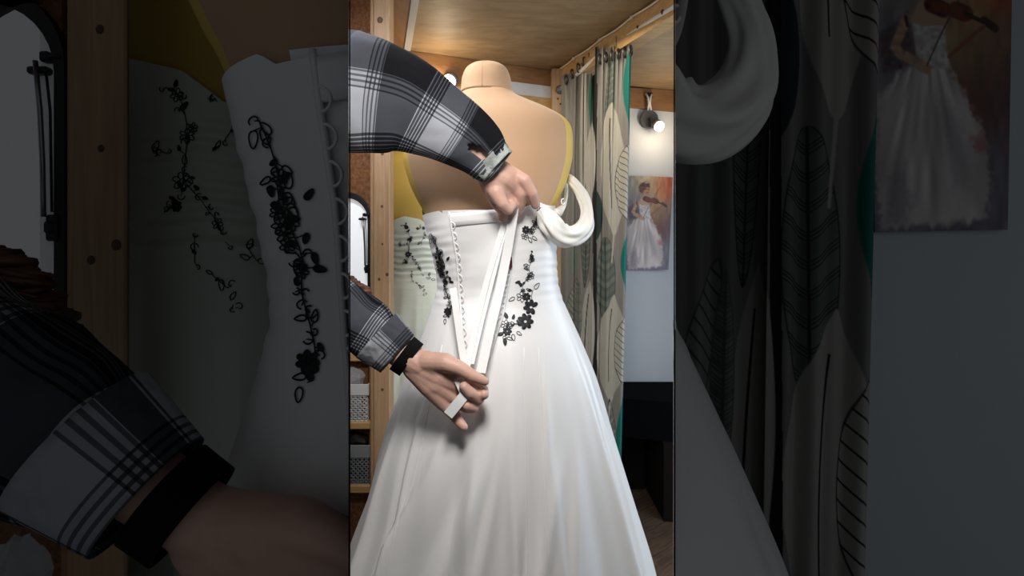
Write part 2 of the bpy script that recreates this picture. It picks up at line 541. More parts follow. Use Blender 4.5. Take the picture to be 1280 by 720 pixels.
# right wall
W0 = Vector((0.22, 2.70, 0)); W1 = Vector((1.85, 3.0, 0))
dr = (W1 - W0).normalized(); nr = Vector((-dr.y, dr.x, 0))
def rwall(t0, t1, z0a, z0b, z1a, z1b, o0, o1):
    p, q = W0 + dr * t0, W0 + dr * t1
    V = []
    for o in (o0, o1):
        for v, za, zb in ((p, z0a, z1a), (q, z0b, z1b)):
            V += [Vector((v.x, v.y, za)) + nr * o, Vector((v.x, v.y, zb)) + nr * o]
    return MB().add(V, [(0, 2, 3, 1), (4, 5, 7, 6), (0, 1, 5, 4), (2, 6, 7, 3), (1, 3, 7, 5), (0, 4, 6, 2)])
struct(rwall(-0.05, 1.65, 0, 0, CEIL, CEIL, 0, 0.05).build('wall_right', M['white_wall'], None, False))
struct(rwall(0.0, 1.4, 2.055, 2.0, CEIL - 0.003, CEIL - 0.003, -0.018, -0.001).build('trim_6', M['brownboard'], None, False))
struct(MB().box((1.86, 0.95, 0), (1.92, 3.2, CEIL)).build('wall_far_right', M['white_wall'], None, False))
struct(MB().box((-1.72, 0.83, 0), (-1.66, 3.2, CEIL)).build('wall_far_left', M['grey_wall'], None, False))
struct(wallbox(A - dirw * 0.6, A, 0, CEIL, 0.0, 0.05).build('wall_back_left', M['grey_wall'], None, False))

# added partitions holding light inside the centre bay, and the walls that close the two dim bays
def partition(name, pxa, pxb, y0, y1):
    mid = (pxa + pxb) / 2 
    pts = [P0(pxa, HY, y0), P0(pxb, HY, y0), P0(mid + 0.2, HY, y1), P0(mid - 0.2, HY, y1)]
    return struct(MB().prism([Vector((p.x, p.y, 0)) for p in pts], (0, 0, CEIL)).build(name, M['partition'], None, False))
partition('added_partition_left', 436.3, 438.0, 0.24, 0.82)
partition('added_partition_right', 842.0, 843.8, 0.24, 0.93)
LB = 0.80
struct(MB().box((P0(435.5, 0, LB + 0.02).x, LB, 0), (-1.7, LB + 0.02, CEIL)).build('wall_left', M['grey_wall'], None, False))
RB = 0.895
struct(MB().box((P0(844.5, 0, RB + 0.03).x, RB, 0), (1.9, RB + 0.03, CEIL)).build('wall_right_bay', M['white_wall'], None, False))


# ------------------------------------------------------------------ pine post, carpeted wall, window, shelf (centre and left bay)
def cbox(ctx, x0, y0, x1, y1, D, dep, bev=0.002):
    a = ctx.P(x0, y0, D); b = ctx.P(x1, y1, D)
    return MB().box(a, (b.x, b.y + dep, b.z), bev)


def left_setting(ctx, n):
    CURCUT[0] = ctx if ctx.z != 1 else None
    D = 1.5
    far = ctx.z != 1
    ps = struct(MB().box((ctx.P(466.5, 0, D).x, ctx.D(D), 0), (ctx.P(487.5, 0, D).x, ctx.D(D) + (0.05 if not far else 0.007), CEIL), 0.003).build('trim_%d' % n, M['pine'], None, False))
    e1 = MB().box((ctx.P(463.5, 0, D).x, ctx.D(D) + 0.004, 0), (ctx.P(466.2, 0, D).x, ctx.D(D) + ctx.th(0.05), CEIL), 0.001)
    e1.build('bead', M['pine'], ps, False)
    MB().box((ctx.P(462.2, 0, D).x, ctx.D(D) + 0.006, 0), (ctx.P(463.3, 0, D).x, ctx.D(D) + ctx.th(0.05), CEIL), 0.001).build('bead', M['pine'], ps, False)
    for (x, y, r) in ((478, 192, 0.006), (478, 305, 0.004), (477.5, 258, 0.005), (484, 343, 0.006), (474, 349, 0.005), (475, 25, 0.011), (478, 487, 0.005)):
        c = ctx.P(x, y, D); MB().ball((c.x, c.y - 0.0004, c.z), r, 10, 6, (0.8, 0.12, 0.9)).build('knot', M['knot'], ps)
    # carpeted wall
    Dw = 1.57
    wl = ctx.P(462.5, 0, Dw).x
    struct(MB().box((wl - (1.1 if not far else 0.45), ctx.D(Dw), 0), (wl, ctx.D(Dw) + ctx.th(0.04), CEIL)).build('wall_carpet' if not far else 'wall_carpet_bay', M['carpet'], None, False))
    # window
    Df = 1.545
    w = empty('window_%d' % n, ctx.P(420, 400, Df), kind='structure')
    def rr(x0, y0, x1, y1, r, y):
        out = []
        for cx, cy, a0 in ((x1 - r, y0 + r, -PI / 2), (x1 - r, y1 - r, 0), (x0 + r, y1 - r, PI / 2), (x0 + r, y0 + r, PI)):
            for k in range(9):
                a = a0 + k * PI / 16; out.append(ctx.P(cx + r * math.cos(a), cy + r * math.sin(a), y))
        return out
    xo = 340 if not far else 425
    o1 = rr(xo - 6, 239, 463.5, 400, 34, Df); i1 = rr(xo, 247.5, 459.3, 393, 27, Df)
    nn = len(o1); dd = Vector((0, ctx.th(0.022), 0))
    V = o1 + i1 + [p + dd for p in o1] + [p + dd for p in i1]
    Fc = []
    for k in range(nn):
        j = (k + 1) % nn
        Fc += [(k, j, nn + j, nn + k), (2 * nn + k, 3 * nn + k, 3 * nn + j, 2 * nn + j), (k, 2 * nn + k, 2 * nn + j, j), (nn + k, nn + j, 3 * nn + j, 3 * nn + k)]
    mesh_obj('window_frame', V, Fc, M['black_frame'], w, False)
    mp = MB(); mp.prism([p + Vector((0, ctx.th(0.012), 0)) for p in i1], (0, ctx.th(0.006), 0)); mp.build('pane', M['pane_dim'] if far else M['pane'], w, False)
    q = lambda x, y, o=-0.004: ctx.P(x, y, Df) + Vector((0, o, 0))
    MB().tube([q(453.6, 271), q(455.4, 290), q(456.4, 310), q(456.8, 332)], 0.0022 if far else 0.003, 8).build('stay_arm', M['steel'], w)
    MB().tube([q(456.2, 274, 0), q(457.9, 290, 0), q(458.6, 330, 0)], 0.0012, 6).build('stay_rod', M['black_frame'], w)
    cbox(ctx, 447.8, 272.2, 456, 275.2, Df - 0.01, ctx.th(0.03)).build('stay_bracket', M['black_frame'], w, False)
    cbox(ctx, 452.8, 266.2, 456.6, 270.4, Df - 0.01, ctx.th(0.03)).build('stay_hinge', M['black_frame'], w, False)
    cbox(ctx, 455, 267.5, 461, 269.2, Df - 0.008, ctx.th(0.025)).build('stay_pivot', M['black_frame'], w, False)
    cbox(ctx, 455.4, 331, 460, 341.5, Df - 0.01, ctx.th(0.03)).build('latch', M['black_frame'], w, False)
    cbox(ctx, 454.6, 333.5, 458, 338.5, Df - 0.016, ctx.th(0.03)).build('latch_knob', M['black_frame'], w, False)
    # shelf unit
    Ds = 1.52
    sdep = 0.20 if not far else 0.07
    sh = empty('shelf_unit', ctx.P(440, 1000, Ds), ('pine shelf unit under the bright window, holding plastic baskets' if not far else 'dim pine shelf at lower far left, below the plaid sleeve'), 'shelf')
    sl = 385 if not far else 418
    for (y0, y1, x1) in ((441, 452, 461), (528, 537, 471), (607, 617, 471)):
        cbox(ctx, sl, y0, x1, y1, Ds, sdep, 0.003).build('shelf', M['pine_h'], sh, False)
    if not far:
        cbox(ctx, 463.4, 438, 471.5, 1000, Ds - 0.004, 0.03).build('upright', M['pine'], sh, False)
        cbox(ctx, 463.4, 438, 471.5, 1000, Ds + 0.165, 0.03).build('upright', M['pine'], sh, False)
        cbox(ctx, 461, 452, 463.2, 640, Ds + 0.02, 0.18).build('side_panel', M['brownboard'], sh, False)
        cbox(ctx, sl, 441, 471, 640, Ds + 0.20, 0.01).build('back_panel', M['grey_wall'], sh, False)
    else:
        cbox(ctx, 461.5, 452, 466.3, 640, Ds + 0.01, ctx.th(0.1)).build('upright', M['brownboard'], sh, False)
    # baskets
    def basket(x0, x1, ytop, yrim, ybot, mt, label, D, fill, bl):
        dep = 0.165 if not far else 0.055
        b = empty('basket', ctx.P((x0 + x1) / 2, ybot, D), label, 'basket', None)
        p0 = ctx.P(x0, ytop, D); p1 = ctx.P(x1, ybot, D); pr = ctx.P(x1, yrim, D)
        ins = 0.012
        MB().box((p0.x - 0.004, p0.y - 0.004, pr.z), (p1.x + 0.004, p0.y, p0.z), 0.003).box((p0.x - 0.004, p0.y + dep, pr.z), (p1.x + 0.004, p0.y + dep + 0.004, p0.z), 0.003) \
            .box((p0.x - 0.004, p0.y, pr.z), (p0.x, p0.y + dep, p0.z), 0.001).box((p1.x, p0.y, pr.z), (p1.x + 0.004, p0.y + dep, p0.z), 0.001).build('rim', mt, b, False)
        MB().box((p0.x + ins, p0.y + ins * .6, p1.z), (p1.x - ins, p0.y + dep - ins * .6, p1.z + 0.004)).build('bottom', mt, b, False)
        # lattice: crossing diagonal bars with round holes left between
        lm = MB()
        cell = 0.0135
        W = p1.x - p0.x; H = pr.z - p1.z
        nx = max(2, int(W / cell)); nz = max(2, int(H / cell))
        def wall(o, ux, n1):
            L = ux.length; 
            for i in range(n1):
                for j in range(nz):
                    u0, u1 = i / n1, (i + 1) / n1
                    v0, v1 = j / nz, (j + 1) / nz
                    f = lambda u, v: o + ux * u + Vector((0, 0, v * H)) 
                    for (ua, va, ub, vb) in ((u0, v0, u1, v1), (u0, v1, u1, v0)):
                        lm.strip([f(ua, va), f(ub, vb)], 0.0030, Vector((ux.normalized().x, ux.normalized().y, -1 if vb > va else 1)), 0.0012)
                    lm.strip([f((u0 + u1) / 2, v0 + (v1 - v0) * .12), f((u0 + u1) / 2, v0 + (v1 - v0) * .88)], 0.0032, ux, 0.0010) if (i + j) % 2 else None
        wall(Vector((p0.x + 0.003, p0.y + 0.001, p1.z)), Vector((W - 0.006, 0, 0)), nx)
        wall(Vector((p1.x - 0.003, p0.y + 0.002, p1.z)), Vector((0, dep - 0.004, 0)), max(2, int(dep / cell)))
        lm.build('lattice', mt, b, False)
        MB().box((p0.x + 0.004, p0.y + dep - 0.004, p1.z), (p1.x - 0.006, p0.y + dep - 0.001, pr.z)).build('back', mt, b, False)
        # bag of stuff inside
        V = []; Fc = []; sg, rg = 22, 12
        cx, cy, cz = (p0.x + p1.x) / 2, p0.y + dep / 2, p1.z + 0.006
        top = ctx.P(0, fill, D).z
        for i in range(rg + 1):
            t = i / rg
            for k in range(sg):
                a = 2 * PI * k / sg
                r = (0.84 + 0.10 * t) if t < 0.75 else 0.95 * math.sqrt(max(0, 1 - ((t - 0.75) / 0.27) ** 2))
                r *= 1 + 0.10 * mnoise.noise(Vector((math.cos(a) * 2.2, math.sin(a) * 2.2, t * 6 + x0)))
                sx = W / 2 * 0.94; sy = dep / 2 * 0.9
                ca, sa = math.cos(a), math.sin(a)
                q2 = max(abs(ca), abs(sa)) ** 0.6
                V.append((cx + sx * r * ca / q2 * 0.93, cy + sy * r * sa / q2 * 0.93, cz + (top - cz) * t * (1 + (0.10 * mnoise.noise(Vector((ca * 3, sa * 3, 5)))) * t)))
        for i in range(rg):
            for k in range(sg): Fc.append((i * sg + k, i * sg + (k + 1) % sg, (i + 1) * sg + (k + 1) % sg, (i + 1) * sg + k))
        bo = mesh_obj('plastic_bag', V, Fc, M['bag'] if bl[1] else M['black_bag'], None, False)
        tag(bo, bl[0], 'bag')
    if not far:
        basket(395, 459.5, 480, 494, 527, M['plastic_w'], 'white lattice plastic basket on the middle pine shelf', Ds + 0.01, 458, ('crumpled clear plastic bag bulging out of the white basket', True))
        basket(395, 467, 556, 572, 606, M['plastic_g'], 'grey lattice plastic basket on the lower pine shelf', Ds + 0.01, 541, ('black plastic bag filling the grey basket', False))
    else:
        basket(421, 459.5, 481, 494, 527, M['plastic_g'], 'dim grey basket at the bottom left corner of the picture', Ds + 0.01, 457, ('crumpled clear bag in the dim basket at bottom left', True))
    CURCUT[0] = None


left_setting(CEN, 7)
left_setting(LEF, 8)
# the dark hook on the wall behind the post
hk = empty('wall_hook', P0(484.5, 220, 2.15), 'small black hook on the grey wall beside the pine post', 'hook')
MB().box(P0(483.5, 208, 2.12), P0(485.6, 219.5, 2.12) + Vector((0, 0.012, 0)), 0.002).build('hook_plate', M['black_frame'], hk, False)
MB().tube([P0(484.5, 218.5, 2.12), P0(487, 220, 2.10), P0(489.5, 220.5, 2.09)], 0.0025, 8).build('hook_arm', M['black_frame'], hk)


# ------------------------------------------------------------------ spot lamps
def spot(name, disc, bulb, D, label, wallp, cables, power):
    t = empty(name, P0(disc[0], disc[1], D), label, 'lamp', 'round spotlights on the walls')
    c = P0(disc[0], disc[1], D)
    r = disc[2] * D / F
    MB().tube([c + Vector((0, 0.002, 0)), c + Vector((0, -0.018, 0))], [r, r * 0.93], 28).build('mount_plate', M['lamp_grey'], t, False)
    b = P0(bulb[0], bulb[1], D - 0.075)
    br = bulb[2] * (D - 0.07) / F
    MB().tube([c + Vector((0, -0.018, 0)), c.lerp(b, 0.35) + Vector((0, -0.01, 0))], [0.009, 0.009], 10).build('arm', M['lamp_grey'], t)
    ax = (b - c).normalized()
    MB().tube([b - ax * 0.05, b - ax * 0.03, b - ax * 0.002], [br * 0.55, br * 0.9, br * 1.02], 20, True).build('shade', M['lamp_grey'], t, True)
    MB().ball(b, br * 0.93, 16, 10, (1, 0.8, 1)).build('bulb', M['bulb'], t)
    for cb in cables:
        MB().tube([P0(x, y, D - o) for x, y, o in cb], 0.0055, 7).build('cord', M['rod'], t)
    l = bpy.data.lights.new('spot_bulb_light', 'POINT'); l.energy = power; l.color = (1, 0.8, 0.55); l.shadow_soft_size = 0.03
    o = bpy.data.objects.new('spot_bulb_light', l); o.location = b + ax * 0.06 + Vector((0, -0.03, -0.01)); COL.objects.link(o); 
    return t


spot('wall_spotlight', (811, 149.5, 11.5), (823.5, 157.5, 7), 2.78, 'round grey spotlight with lit bulb on the white wall above the poster', None,
     [[(810, 138, .02), (811, 130, .03), (810, 122, .03), (807, 117, .022)], [(814, 138, .02), (812.5, 130, .03), (813, 122, .03), (815, 118, .022)]], 1.6)
spot('wall_spotlight', (574, 92, 11), (562, 101, 9), 2.36, 'glaring spotlight on the brown board, between plaid sleeve and dress form neck', None, [], 1.6)
MB().box(P0(807, 115.5, 2.765), P0(815.5, 122, 2.775), 0.001).build('cable_hole', M['black_frame'], bpy.data.objects.get('trim_6'), False)


# ------------------------------------------------------------------ poster
def polymask(U, V, pts, soft):
    """soft mask of a polygon"""
    pts = np.array(pts, float)
    inside = np.zeros(U.shape, bool); dist = np.full(U.shape, 1e9)
    n = len(pts)
    for i in range(n):
        a, b = pts[i], pts[(i + 1) % n]
        c = ((a[1] > V) != (b[1] > V)) & (U < (b[0] - a[0]) * (V - a[1]) / (b[1] - a[1] + 1e-12) + a[0])
        inside ^= c
        e = b - a; t = np.clip(((U - a[0]) * e[0] + (V - a[1]) * e[1]) / (e @ e + 1e-12), 0, 1)
        dist = np.minimum(dist, np.hypot(U - a[0] - t * e[0], V - a[1] - t * e[1]))
    sd = np.where(inside, dist, -dist)
    return ss(-soft, soft, sd)


def linemask(U, V, pts, w, soft):
    dist = np.full(U.shape, 1e9)
    for a, b in zip(pts, pts[1:]):
        a, b = np.array(a, float), np.array(b, float); e = b - a
        t = np.clip(((U - a[0]) * e[0] + (V - a[1]) * e[1]) / (e @ e + 1e-12), 0, 1)
        dist = np.minimum(dist, np.hypot(U - a[0] - t * e[0], V - a[1] - t * e[1]))
    return 1 - ss(w - soft, w + soft, dist)


def vnoise(U, V, seed, fu, fv):
    rg = np.random.RandomState(seed)
    g = rg.rand(64, 64)
    x = U * fu; y = V * fv
    xi = np.floor(x).astype(int); yi = np.floor(y).astype(int); fx = x - xi; fy = y - yi
    fx = fx * fx * (3 - 2 * fx); fy = fy * fy * (3 - 2 * fy)
    G = lambda i, j: g[i % 64, j % 64]
    return (G(xi, yi) * (1 - fx) + G(xi + 1, yi) * fx) * (1 - fy) + (G(xi, yi + 1) * (1 - fx) + G(xi + 1, yi + 1) * fx) * fy


def poster_image(n, m):
    X, Y = np.meshgrid(np.linspace(22, 330, n), np.linspace(45, 675, m))
    n1 = vnoise(X, Y, 1, 1 / 40, 1 / 60); n2 = vnoise(X, Y, 2, 1 / 12, 1 / 45); n3 = vnoise(X, Y, 3, 1 / 8, 1 / 8)
    wx = X + 30 * (n1 - .5) + 10 * (n3 - .5); wy = Y + 40 * (n2 - .5)
    img = np.zeros(X.shape + (3,)); wsum = np.zeros(X.shape)
    for cx, cy, s, c in ((40, 80, 90, (165, 160, 150)), (60, 250, 70, (135, 125, 135)), (190, 70, 60, (205, 180, 135)), (310, 90, 55, (185, 60, 35)), (265, 130, 45, (200, 130, 70)),
                         (240, 270, 50, (185, 150, 95)), (300, 300, 55, (120, 85, 75)), (290, 400, 60, (105, 70, 70)), (300, 560, 70, (125, 115, 130)), (40, 480, 80, (150, 140, 145)),
                         (40, 640, 80, (120, 112, 125)), (200, 650, 90, (120, 115, 130)), (240, 400, 40, (140, 80, 60))):
        w = np.exp(-((wx - cx) ** 2 + (wy - cy) ** 2) / (2 * s * s)) + 1e-6
        img += w[..., None] * np.array(c, float); wsum += w
    img /= wsum[..., None]
    img *= (0.86 + 0.28 * n2)[..., None]
    def put(mask, c, mod=None):
        nonlocal img
        c = np.array(c, float)
        cc = c * mod[..., None] if mod is not None else c
        img = img * (1 - mask[..., None]) + cc * mask[..., None]
    jx = X + 14 * (n3 - .5); jy = Y + 22 * (n2 - .5)
    put(polymask(X, Y, [(30, 260), (95, 215), (120, 330), (40, 340)], 10), (95, 80, 85), 0.8 + .4 * n3)
    st = 0.80 + 0.38 * vnoise(np.arctan2(X - 140, Y - 210) * 100, np.hypot(X - 140, Y - 210), 5, 1 / 5, 1 / 120)
    put(polymask(jx, jy, [(110, 320), (190, 318), (235, 395), (275, 470), (290, 560), (280, 650), (40, 672), (24, 570), (26, 400), (70, 345)], 10), (214, 203, 202), st)
    put(polymask(jx, jy, [(60, 560), (90, 530), (110, 600), (90, 660), (50, 655)], 16) * .5, (120, 112, 125))
    put(polymask(jx, jy, [(180, 400), (230, 440), (235, 560), (200, 600)], 18) * .35, (150, 140, 150))
    put(polymask(X, Y, [(105, 225), (130, 238), (180, 235), (184, 290), (195, 330), (120, 332), (112, 270)], 4), (205, 200, 200), 0.85 + .3 * n3)
    put(polymask(X, Y, [(118, 195), (140, 170), (160, 175), (178, 200), (186, 240), (130, 240), (100, 232)], 4), (198, 160, 135))
    put(linemask(X, Y, [(93, 226), (68, 285), (80, 300), (138, 328)], 11, 4), (190, 152, 128), 0.85 + .3 * n3)
    put(linemask(X, Y, [(92, 222), (96, 240)], 4, 2), (70, 50, 45))
    put(polymask(X, Y, [(130, 110), (172, 105), (182, 140), (165, 175), (140, 165)], 4), (188, 135, 105))
    put(polymask(X, Y, [(104, 120), (118, 90), (150, 82), (178, 95), (180, 122), (160, 118), (140, 140), (132, 165), (112, 150)], 6), (95, 60, 45), 0.6 + .8 * n3)
    put(linemask(X, Y, [(118, 88), (140, 80), (158, 86)], 6, 3) * (n3 > .45), (215, 180, 170))
    put(linemask(X, Y, [(148, 130), (156, 131)], 2.5, 1), (50, 30, 28)); put(linemask(X, Y, [(166, 131), (173, 130)], 2.5, 1), (50, 30, 28))
    put(linemask(X, Y, [(155, 156), (167, 154)], 2.5, 1), (130, 45, 45))
    put(linemask(X, Y, [(150, 195), (176, 205)], 17, 3), (80, 35, 25), 0.7 + .7 * n3)
    put(linemask(X, Y, [(205, 205), (225, 212)], 18, 3), (100, 45, 28), 0.7 + .7 * n3)
    put(linemask(X, Y, [(160, 198), (215, 210)], 11, 3), (120, 60, 35))
    put(linemask(X, Y, [(225, 212), (268, 230)], 4.5, 2), (55, 30, 25)); put(linemask(X, Y, [(268, 225), (293, 243)], 8, 3), (60, 32, 26))
    put(linemask(X, Y, [(248, 112), (170, 260), (140, 325)], 1.8, 1), (90, 75, 65)); put(linemask(X, Y, [(268, 238), (190, 305)], 4, 2), (150, 85, 65))
    put(linemask(X, Y, [(120, 326), (140, 335)], 8, 3), (195, 155, 130))
    put(polymask(jx, jy, [(245, 470), (275, 470), (280, 500), (250, 505)], 10) * .6, (175, 95, 95))
    return np.clip(img, 0, 255)


def s2l(a):
    a = np.clip(a / 255.0, 0, 1)
    return np.where(a <= 0.04045, a / 12.92, ((a + 0.055) / 1.055) ** 2.4)


def poster(ctx, D, n, m, label):
    CURCUT[0] = None
    tl, tr, bl, br = ctx.P(783, 219.5, D), ctx.P(841 if ctx.z == 1 else 837.6, 221.5, D), ctx.P(783, 338, D), ctx.P(835.5, 337, D)
    img = s2l(poster_image(n, m))
    V = []; Fc = []
    for j in range(m):
        for i in range(n):
            u, v = i / (n - 1), j / (m - 1)
            V.append((tl * (1 - u) + tr * u) * (1 - v) + (bl * (1 - u) + br * u) * v)
    for j in range(m - 1):
        for i in range(n - 1): Fc.append((j * n + i, (j + 1) * n + i, (j + 1) * n + i + 1, j * n + i + 1))
    c = np.ones((n * m, 4)); c[:, :3] = img.reshape(-1, 3)
    t = empty('poster', (bl + br) / 2, label, 'poster')
    mesh_obj('printed_sheet', V, Fc, M['poster'], t, True, col=c)
    MB().prism([tl + Vector((0, .0012, 0)), tr + Vector((0, .0012, 0)), br + Vector((0, .0012, 0)), bl + Vector((0, .0012, 0))], (0, 0.002, 0)).build('backing_sheet', M['dark_base'], t, False)


def wall_depth(px):
    """depth of the right wall's face at a column"""
    u = (px - 640) / F
    t = (u * W0.y - W0.x) / (dr.x - u * dr.y)
    return (W0 + dr * t).y
poster(CEN, wall_depth(783) - 0.005, 60, 118, 'painting print of a violinist in a white gown, on the lit white wall')
poster(RIG, 0.885 * 3.17, 150, 290, 'dim violinist painting print on the dark wall at upper right')


# ------------------------------------------------------------------ curtains
def leaf_mask(X, Y, A, B, wl, wr, soft, pw=0.8):
    A = np.array(A, float); B = np.array(B, float); e = B - A; L = np.hypot(*e); e /= L; nrm_ = np.array((e[1], -e[0]))
    t = ((X - A[0]) * e[0] + (Y - A[1]) * e[1]) / L
    d = (X - A[0]) * nrm_[0] + (Y - A[1]) * nrm_[1]
    prof = np.sin(np.clip(t, 0, 1) * PI) ** pw
    w = np.where(d > 0, wr, wl) * prof
    mk = ss(-soft, soft, w - np.abs(d)) * (t > 0) * (t < 1)
    return mk, t * L, d, w


def curtain_print(X, Y, seed=0):
    soft = 0.45
    base = np.empty(X.shape + (3,)); base[:] = (150, 147, 142)
    base *= (0.96 + 0.08 * vnoise(X, Y, 11, 1 / 2.0, 1 / 30))[..., None]
    def put(mk, c):
        nonlocal base
        base = base * (1 - mk[..., None]) + np.array(c, float) * mk[..., None]
    CR = (204, 201, 190); TE = (0, 122, 112); GG = (128, 138, 130); DK = (38, 40, 40); LG = (165, 168, 160); DT = (35, 62, 62)
    def leaf(A, B, wl, wr, c, style=None, sp=9, ink=DK, pw=0.8):
        mk, t, d, w = leaf_mask(X, Y, A, B, wl, wr, soft, pw)
        if c is not None: put(mk, c)
        lw = 0.55
        if style == 'chevron':
            for o in (0, 1.8, 3.4):
                ph = np.mod(t + np.abs(d) * 0.85 + o, sp)
                put(mk * (1 - ss(lw * .35, lw, np.minimum(ph, sp - ph))) * .75, ink)
            ph = np.mod(t + np.abs(d) * 0.85 - 1, sp * 2); put(mk * ((ph < sp * .5) * .35), (90, 104, 100))
            put(mk * (1 - ss(lw * .4, lw * 1.1, np.abs(d))), ink); put(mk * (1 - ss(lw * .5, lw * 1.4, np.abs(w - np.abs(d)))) * .8, ink)
        elif style == 'hatch':
            ph = np.mod(t - d * 0.9, sp)
            put(mk * (1 - ss(lw * .6, lw * 1.2, np.minimum(ph, sp - ph))), ink); put(mk * (1 - ss(lw * .6, lw * 1.5, np.abs(w - np.abs(d)))), ink)
        elif style == 'rib':
            put(mk * (1 - ss(lw * .6, lw * 1.3, np.abs(d + w * 0.25))) * (t > 18) * (t < 0.8 * np.hypot(B[0] - A[0], B[1] - A[1])), ink)
    # near curtain (right of the dark gap at 743)
    leaf((786, 58), (786, 165), 6, 8, TE, pw=1.0)
    leaf((764, 60), (756, 215), 3, 7, GG, 'chevron', 8)
    leaf((764, 130), (768, 294), 15, 16, CR, 'rib', pw=.6)
    leaf((787, 180), (785, 276), 17, 0, CR, 'hatch', 8, pw=.6)
    leaf((744, 235), (746, 300), 0, 9, DT)
    leaf((757, 296), (757, 402), 11.5, 12.5, GG, 'chevron', 11.5, pw=.55)
    leaf((787, 284), (787, 375), 11, 2, TE, pw=.8)
    leaf((768, 368), (763, 505), 20, 17, CR, 'rib', pw=.9)
    leaf((784, 392), (780, 482), 14, 3, CR, 'hatch', 8, pw=.6)
    leaf((762, 498), (764, 620), 9, 9, LG, 'chevron', 9)
    leaf((778, 495), (774, 610), 6, 4, TE)
    put(linemask(X, Y, [(768, 292), (765, 328)], 0.8, .5), (215, 212, 200)); put(linemask(X, Y, [(763, 503), (760, 540)], 0.8, .5), (215, 212, 200))
    put(((X > 741.3) & (X < 746)) * 1.0, (12, 12, 14))  # shade of the gap between the two curtains, painted into the print
    # far curtain
    leaf((731, 60), (729, 290), 5, 4, CR, 'rib', pw=.5)
    leaf((739, 88), (738, 160), 2, 3, (40, 110, 95))
    leaf((736, 215), (731, 360), 7, 6, GG, 'chevron', 8, pw=.6)
    leaf((741, 150), (738, 262), 8, 5, CR)
    leaf((704, 95), (712, 200), 7, 5, LG)
    leaf((719, 300), (714, 345), 6, 6, (138, 152, 142))
    leaf((738, 350), (731, 500), 12, 9, CR, 'rib', pw=.8)
    leaf((722, 348), (706, 425), 7, 6, LG, 'hatch', 6, ink=(80, 84, 82), pw=.7); leaf((724, 352), (722, 440), 4, 4, LG, 'chevron', 6, ink=(110, 115, 112))
    return base * 0.86


def curtain(ctx, name, x0, x1, D0, D1, label, step, rows, folds, seed, cat_group=None, top=62):
    CURCUT[0] = ctx if ctx.z != 1 else None
    nx = int((x1 - x0) / step) + 1
    xs = np.linspace(x0, x1, nx)
    V = []; X = np.empty((len(rows), nx)); Y = np.empty_like(X)
    rg = random.Random(seed)
    am = folds
    for j, py in enumerate(rows):
        for i, px in enumerate(xs):
            t = (px - x0) / (x1 - x0)
            D = D0 + (D1 - D0) * t
            h = max(0, min(1, (py - 40) / 560))
            gather = max(0.0, 1 - (py - 60) / 130.0)
            lean = -14.0 * h * (px - 690) / 100.0
            fold = am * (math.sin(t * 2 * PI * 2.5 + seed) * 0.8 + 0.6 * math.sin(t * 2 * PI * 4.3 + 1.7 * seed + 0.6 * h)) + 0.9 * am * gather * math.sin(t * 2 * PI * 7 + seed)
            p = ctx.P(px + lean, py, D)
            p.y += fold * (1 if ctx.z == 1 else 0.45)
            V.append(p); X[j, i] = px + lean ; Y[j, i] = py
    Fc = [(j * nx + i, (j + 1) * nx + i, (j + 1) * nx + i + 1, j * nx + i + 1) for j in range(len(rows) - 1) for i in range(nx - 1)]
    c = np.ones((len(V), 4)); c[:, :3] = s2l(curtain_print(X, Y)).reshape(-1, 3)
    t = empty(name, ctx.P((x0 + x1) / 2, rows[-1], (D0 + D1) / 2), label, 'curtain', cat_group)
    o = mesh_obj('cloth', V, Fc, M['curtain'], t, True, col=c)
    so = o.modifiers.new('thickness', 'SOLIDIFY'); so.thickness = 0.0015; so.offset = 1
    if ctx.z == 1:
        for i in range(6):
            u = (i + 0.5) / 6
            cpt = ctx.P(x0 + (x1 - x0) * u, top + (44 if x0 < 720 else 12) * (1 - u), D0 + (D1 - D0) * u) + Vector((0, -0.03, 0.0))
            m = MB(); ring = [cpt + Vector((0.012 * math.cos(a) * 0.6, 0.012 * math.cos(a) * 0.8, 0.02 * math.sin(a))) for a in np.linspace(0, 2 * PI, 17)]
            m.tube(ring, 0.004, 6, False).build('eyelet', M['grommet'], t)
    CURCUT[0] = None
    return t


rows_c = list(np.arange(60, 640, 0.8)) + [680, 720]
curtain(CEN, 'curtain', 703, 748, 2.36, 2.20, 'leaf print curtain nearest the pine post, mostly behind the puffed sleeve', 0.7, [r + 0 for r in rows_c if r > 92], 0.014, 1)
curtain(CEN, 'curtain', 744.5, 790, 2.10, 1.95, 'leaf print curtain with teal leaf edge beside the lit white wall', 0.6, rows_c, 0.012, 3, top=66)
rows_b = [60, 120, 180, 225, 240] + list(np.arange(245, 476, 0.33)) + [490, 540, 600, 680, 740]
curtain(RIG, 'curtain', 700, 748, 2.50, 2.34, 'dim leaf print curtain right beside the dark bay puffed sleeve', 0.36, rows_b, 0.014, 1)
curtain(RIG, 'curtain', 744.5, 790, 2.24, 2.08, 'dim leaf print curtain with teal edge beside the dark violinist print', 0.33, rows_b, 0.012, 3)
# rod
r0 = P0(757, 62, 2.10); r1 = P0(900, -25, 1.50)
cr_ = empty('curtain_rod', r0, 'white curtain rod under the pine beam', 'rod')
MB().tube([r0, r1], 0.011, 14).build('rod', M['rod'], cr_)
MB().ball(P0(700, 112, 2.43), 0.022, 12, 8).build('rod_end', M['lamp_grey'], cr_)
MB().tube([P0(700, 112, 2.43), r0], 0.010, 12).build('rod', M['rod'], cr_)
MB().box(P0(770, 44, 2.0), P0(776, 60, 2.0) + Vector((0, 0.02, 0)), 0.002).build('bracket', M['lamp_grey'], cr_, False)

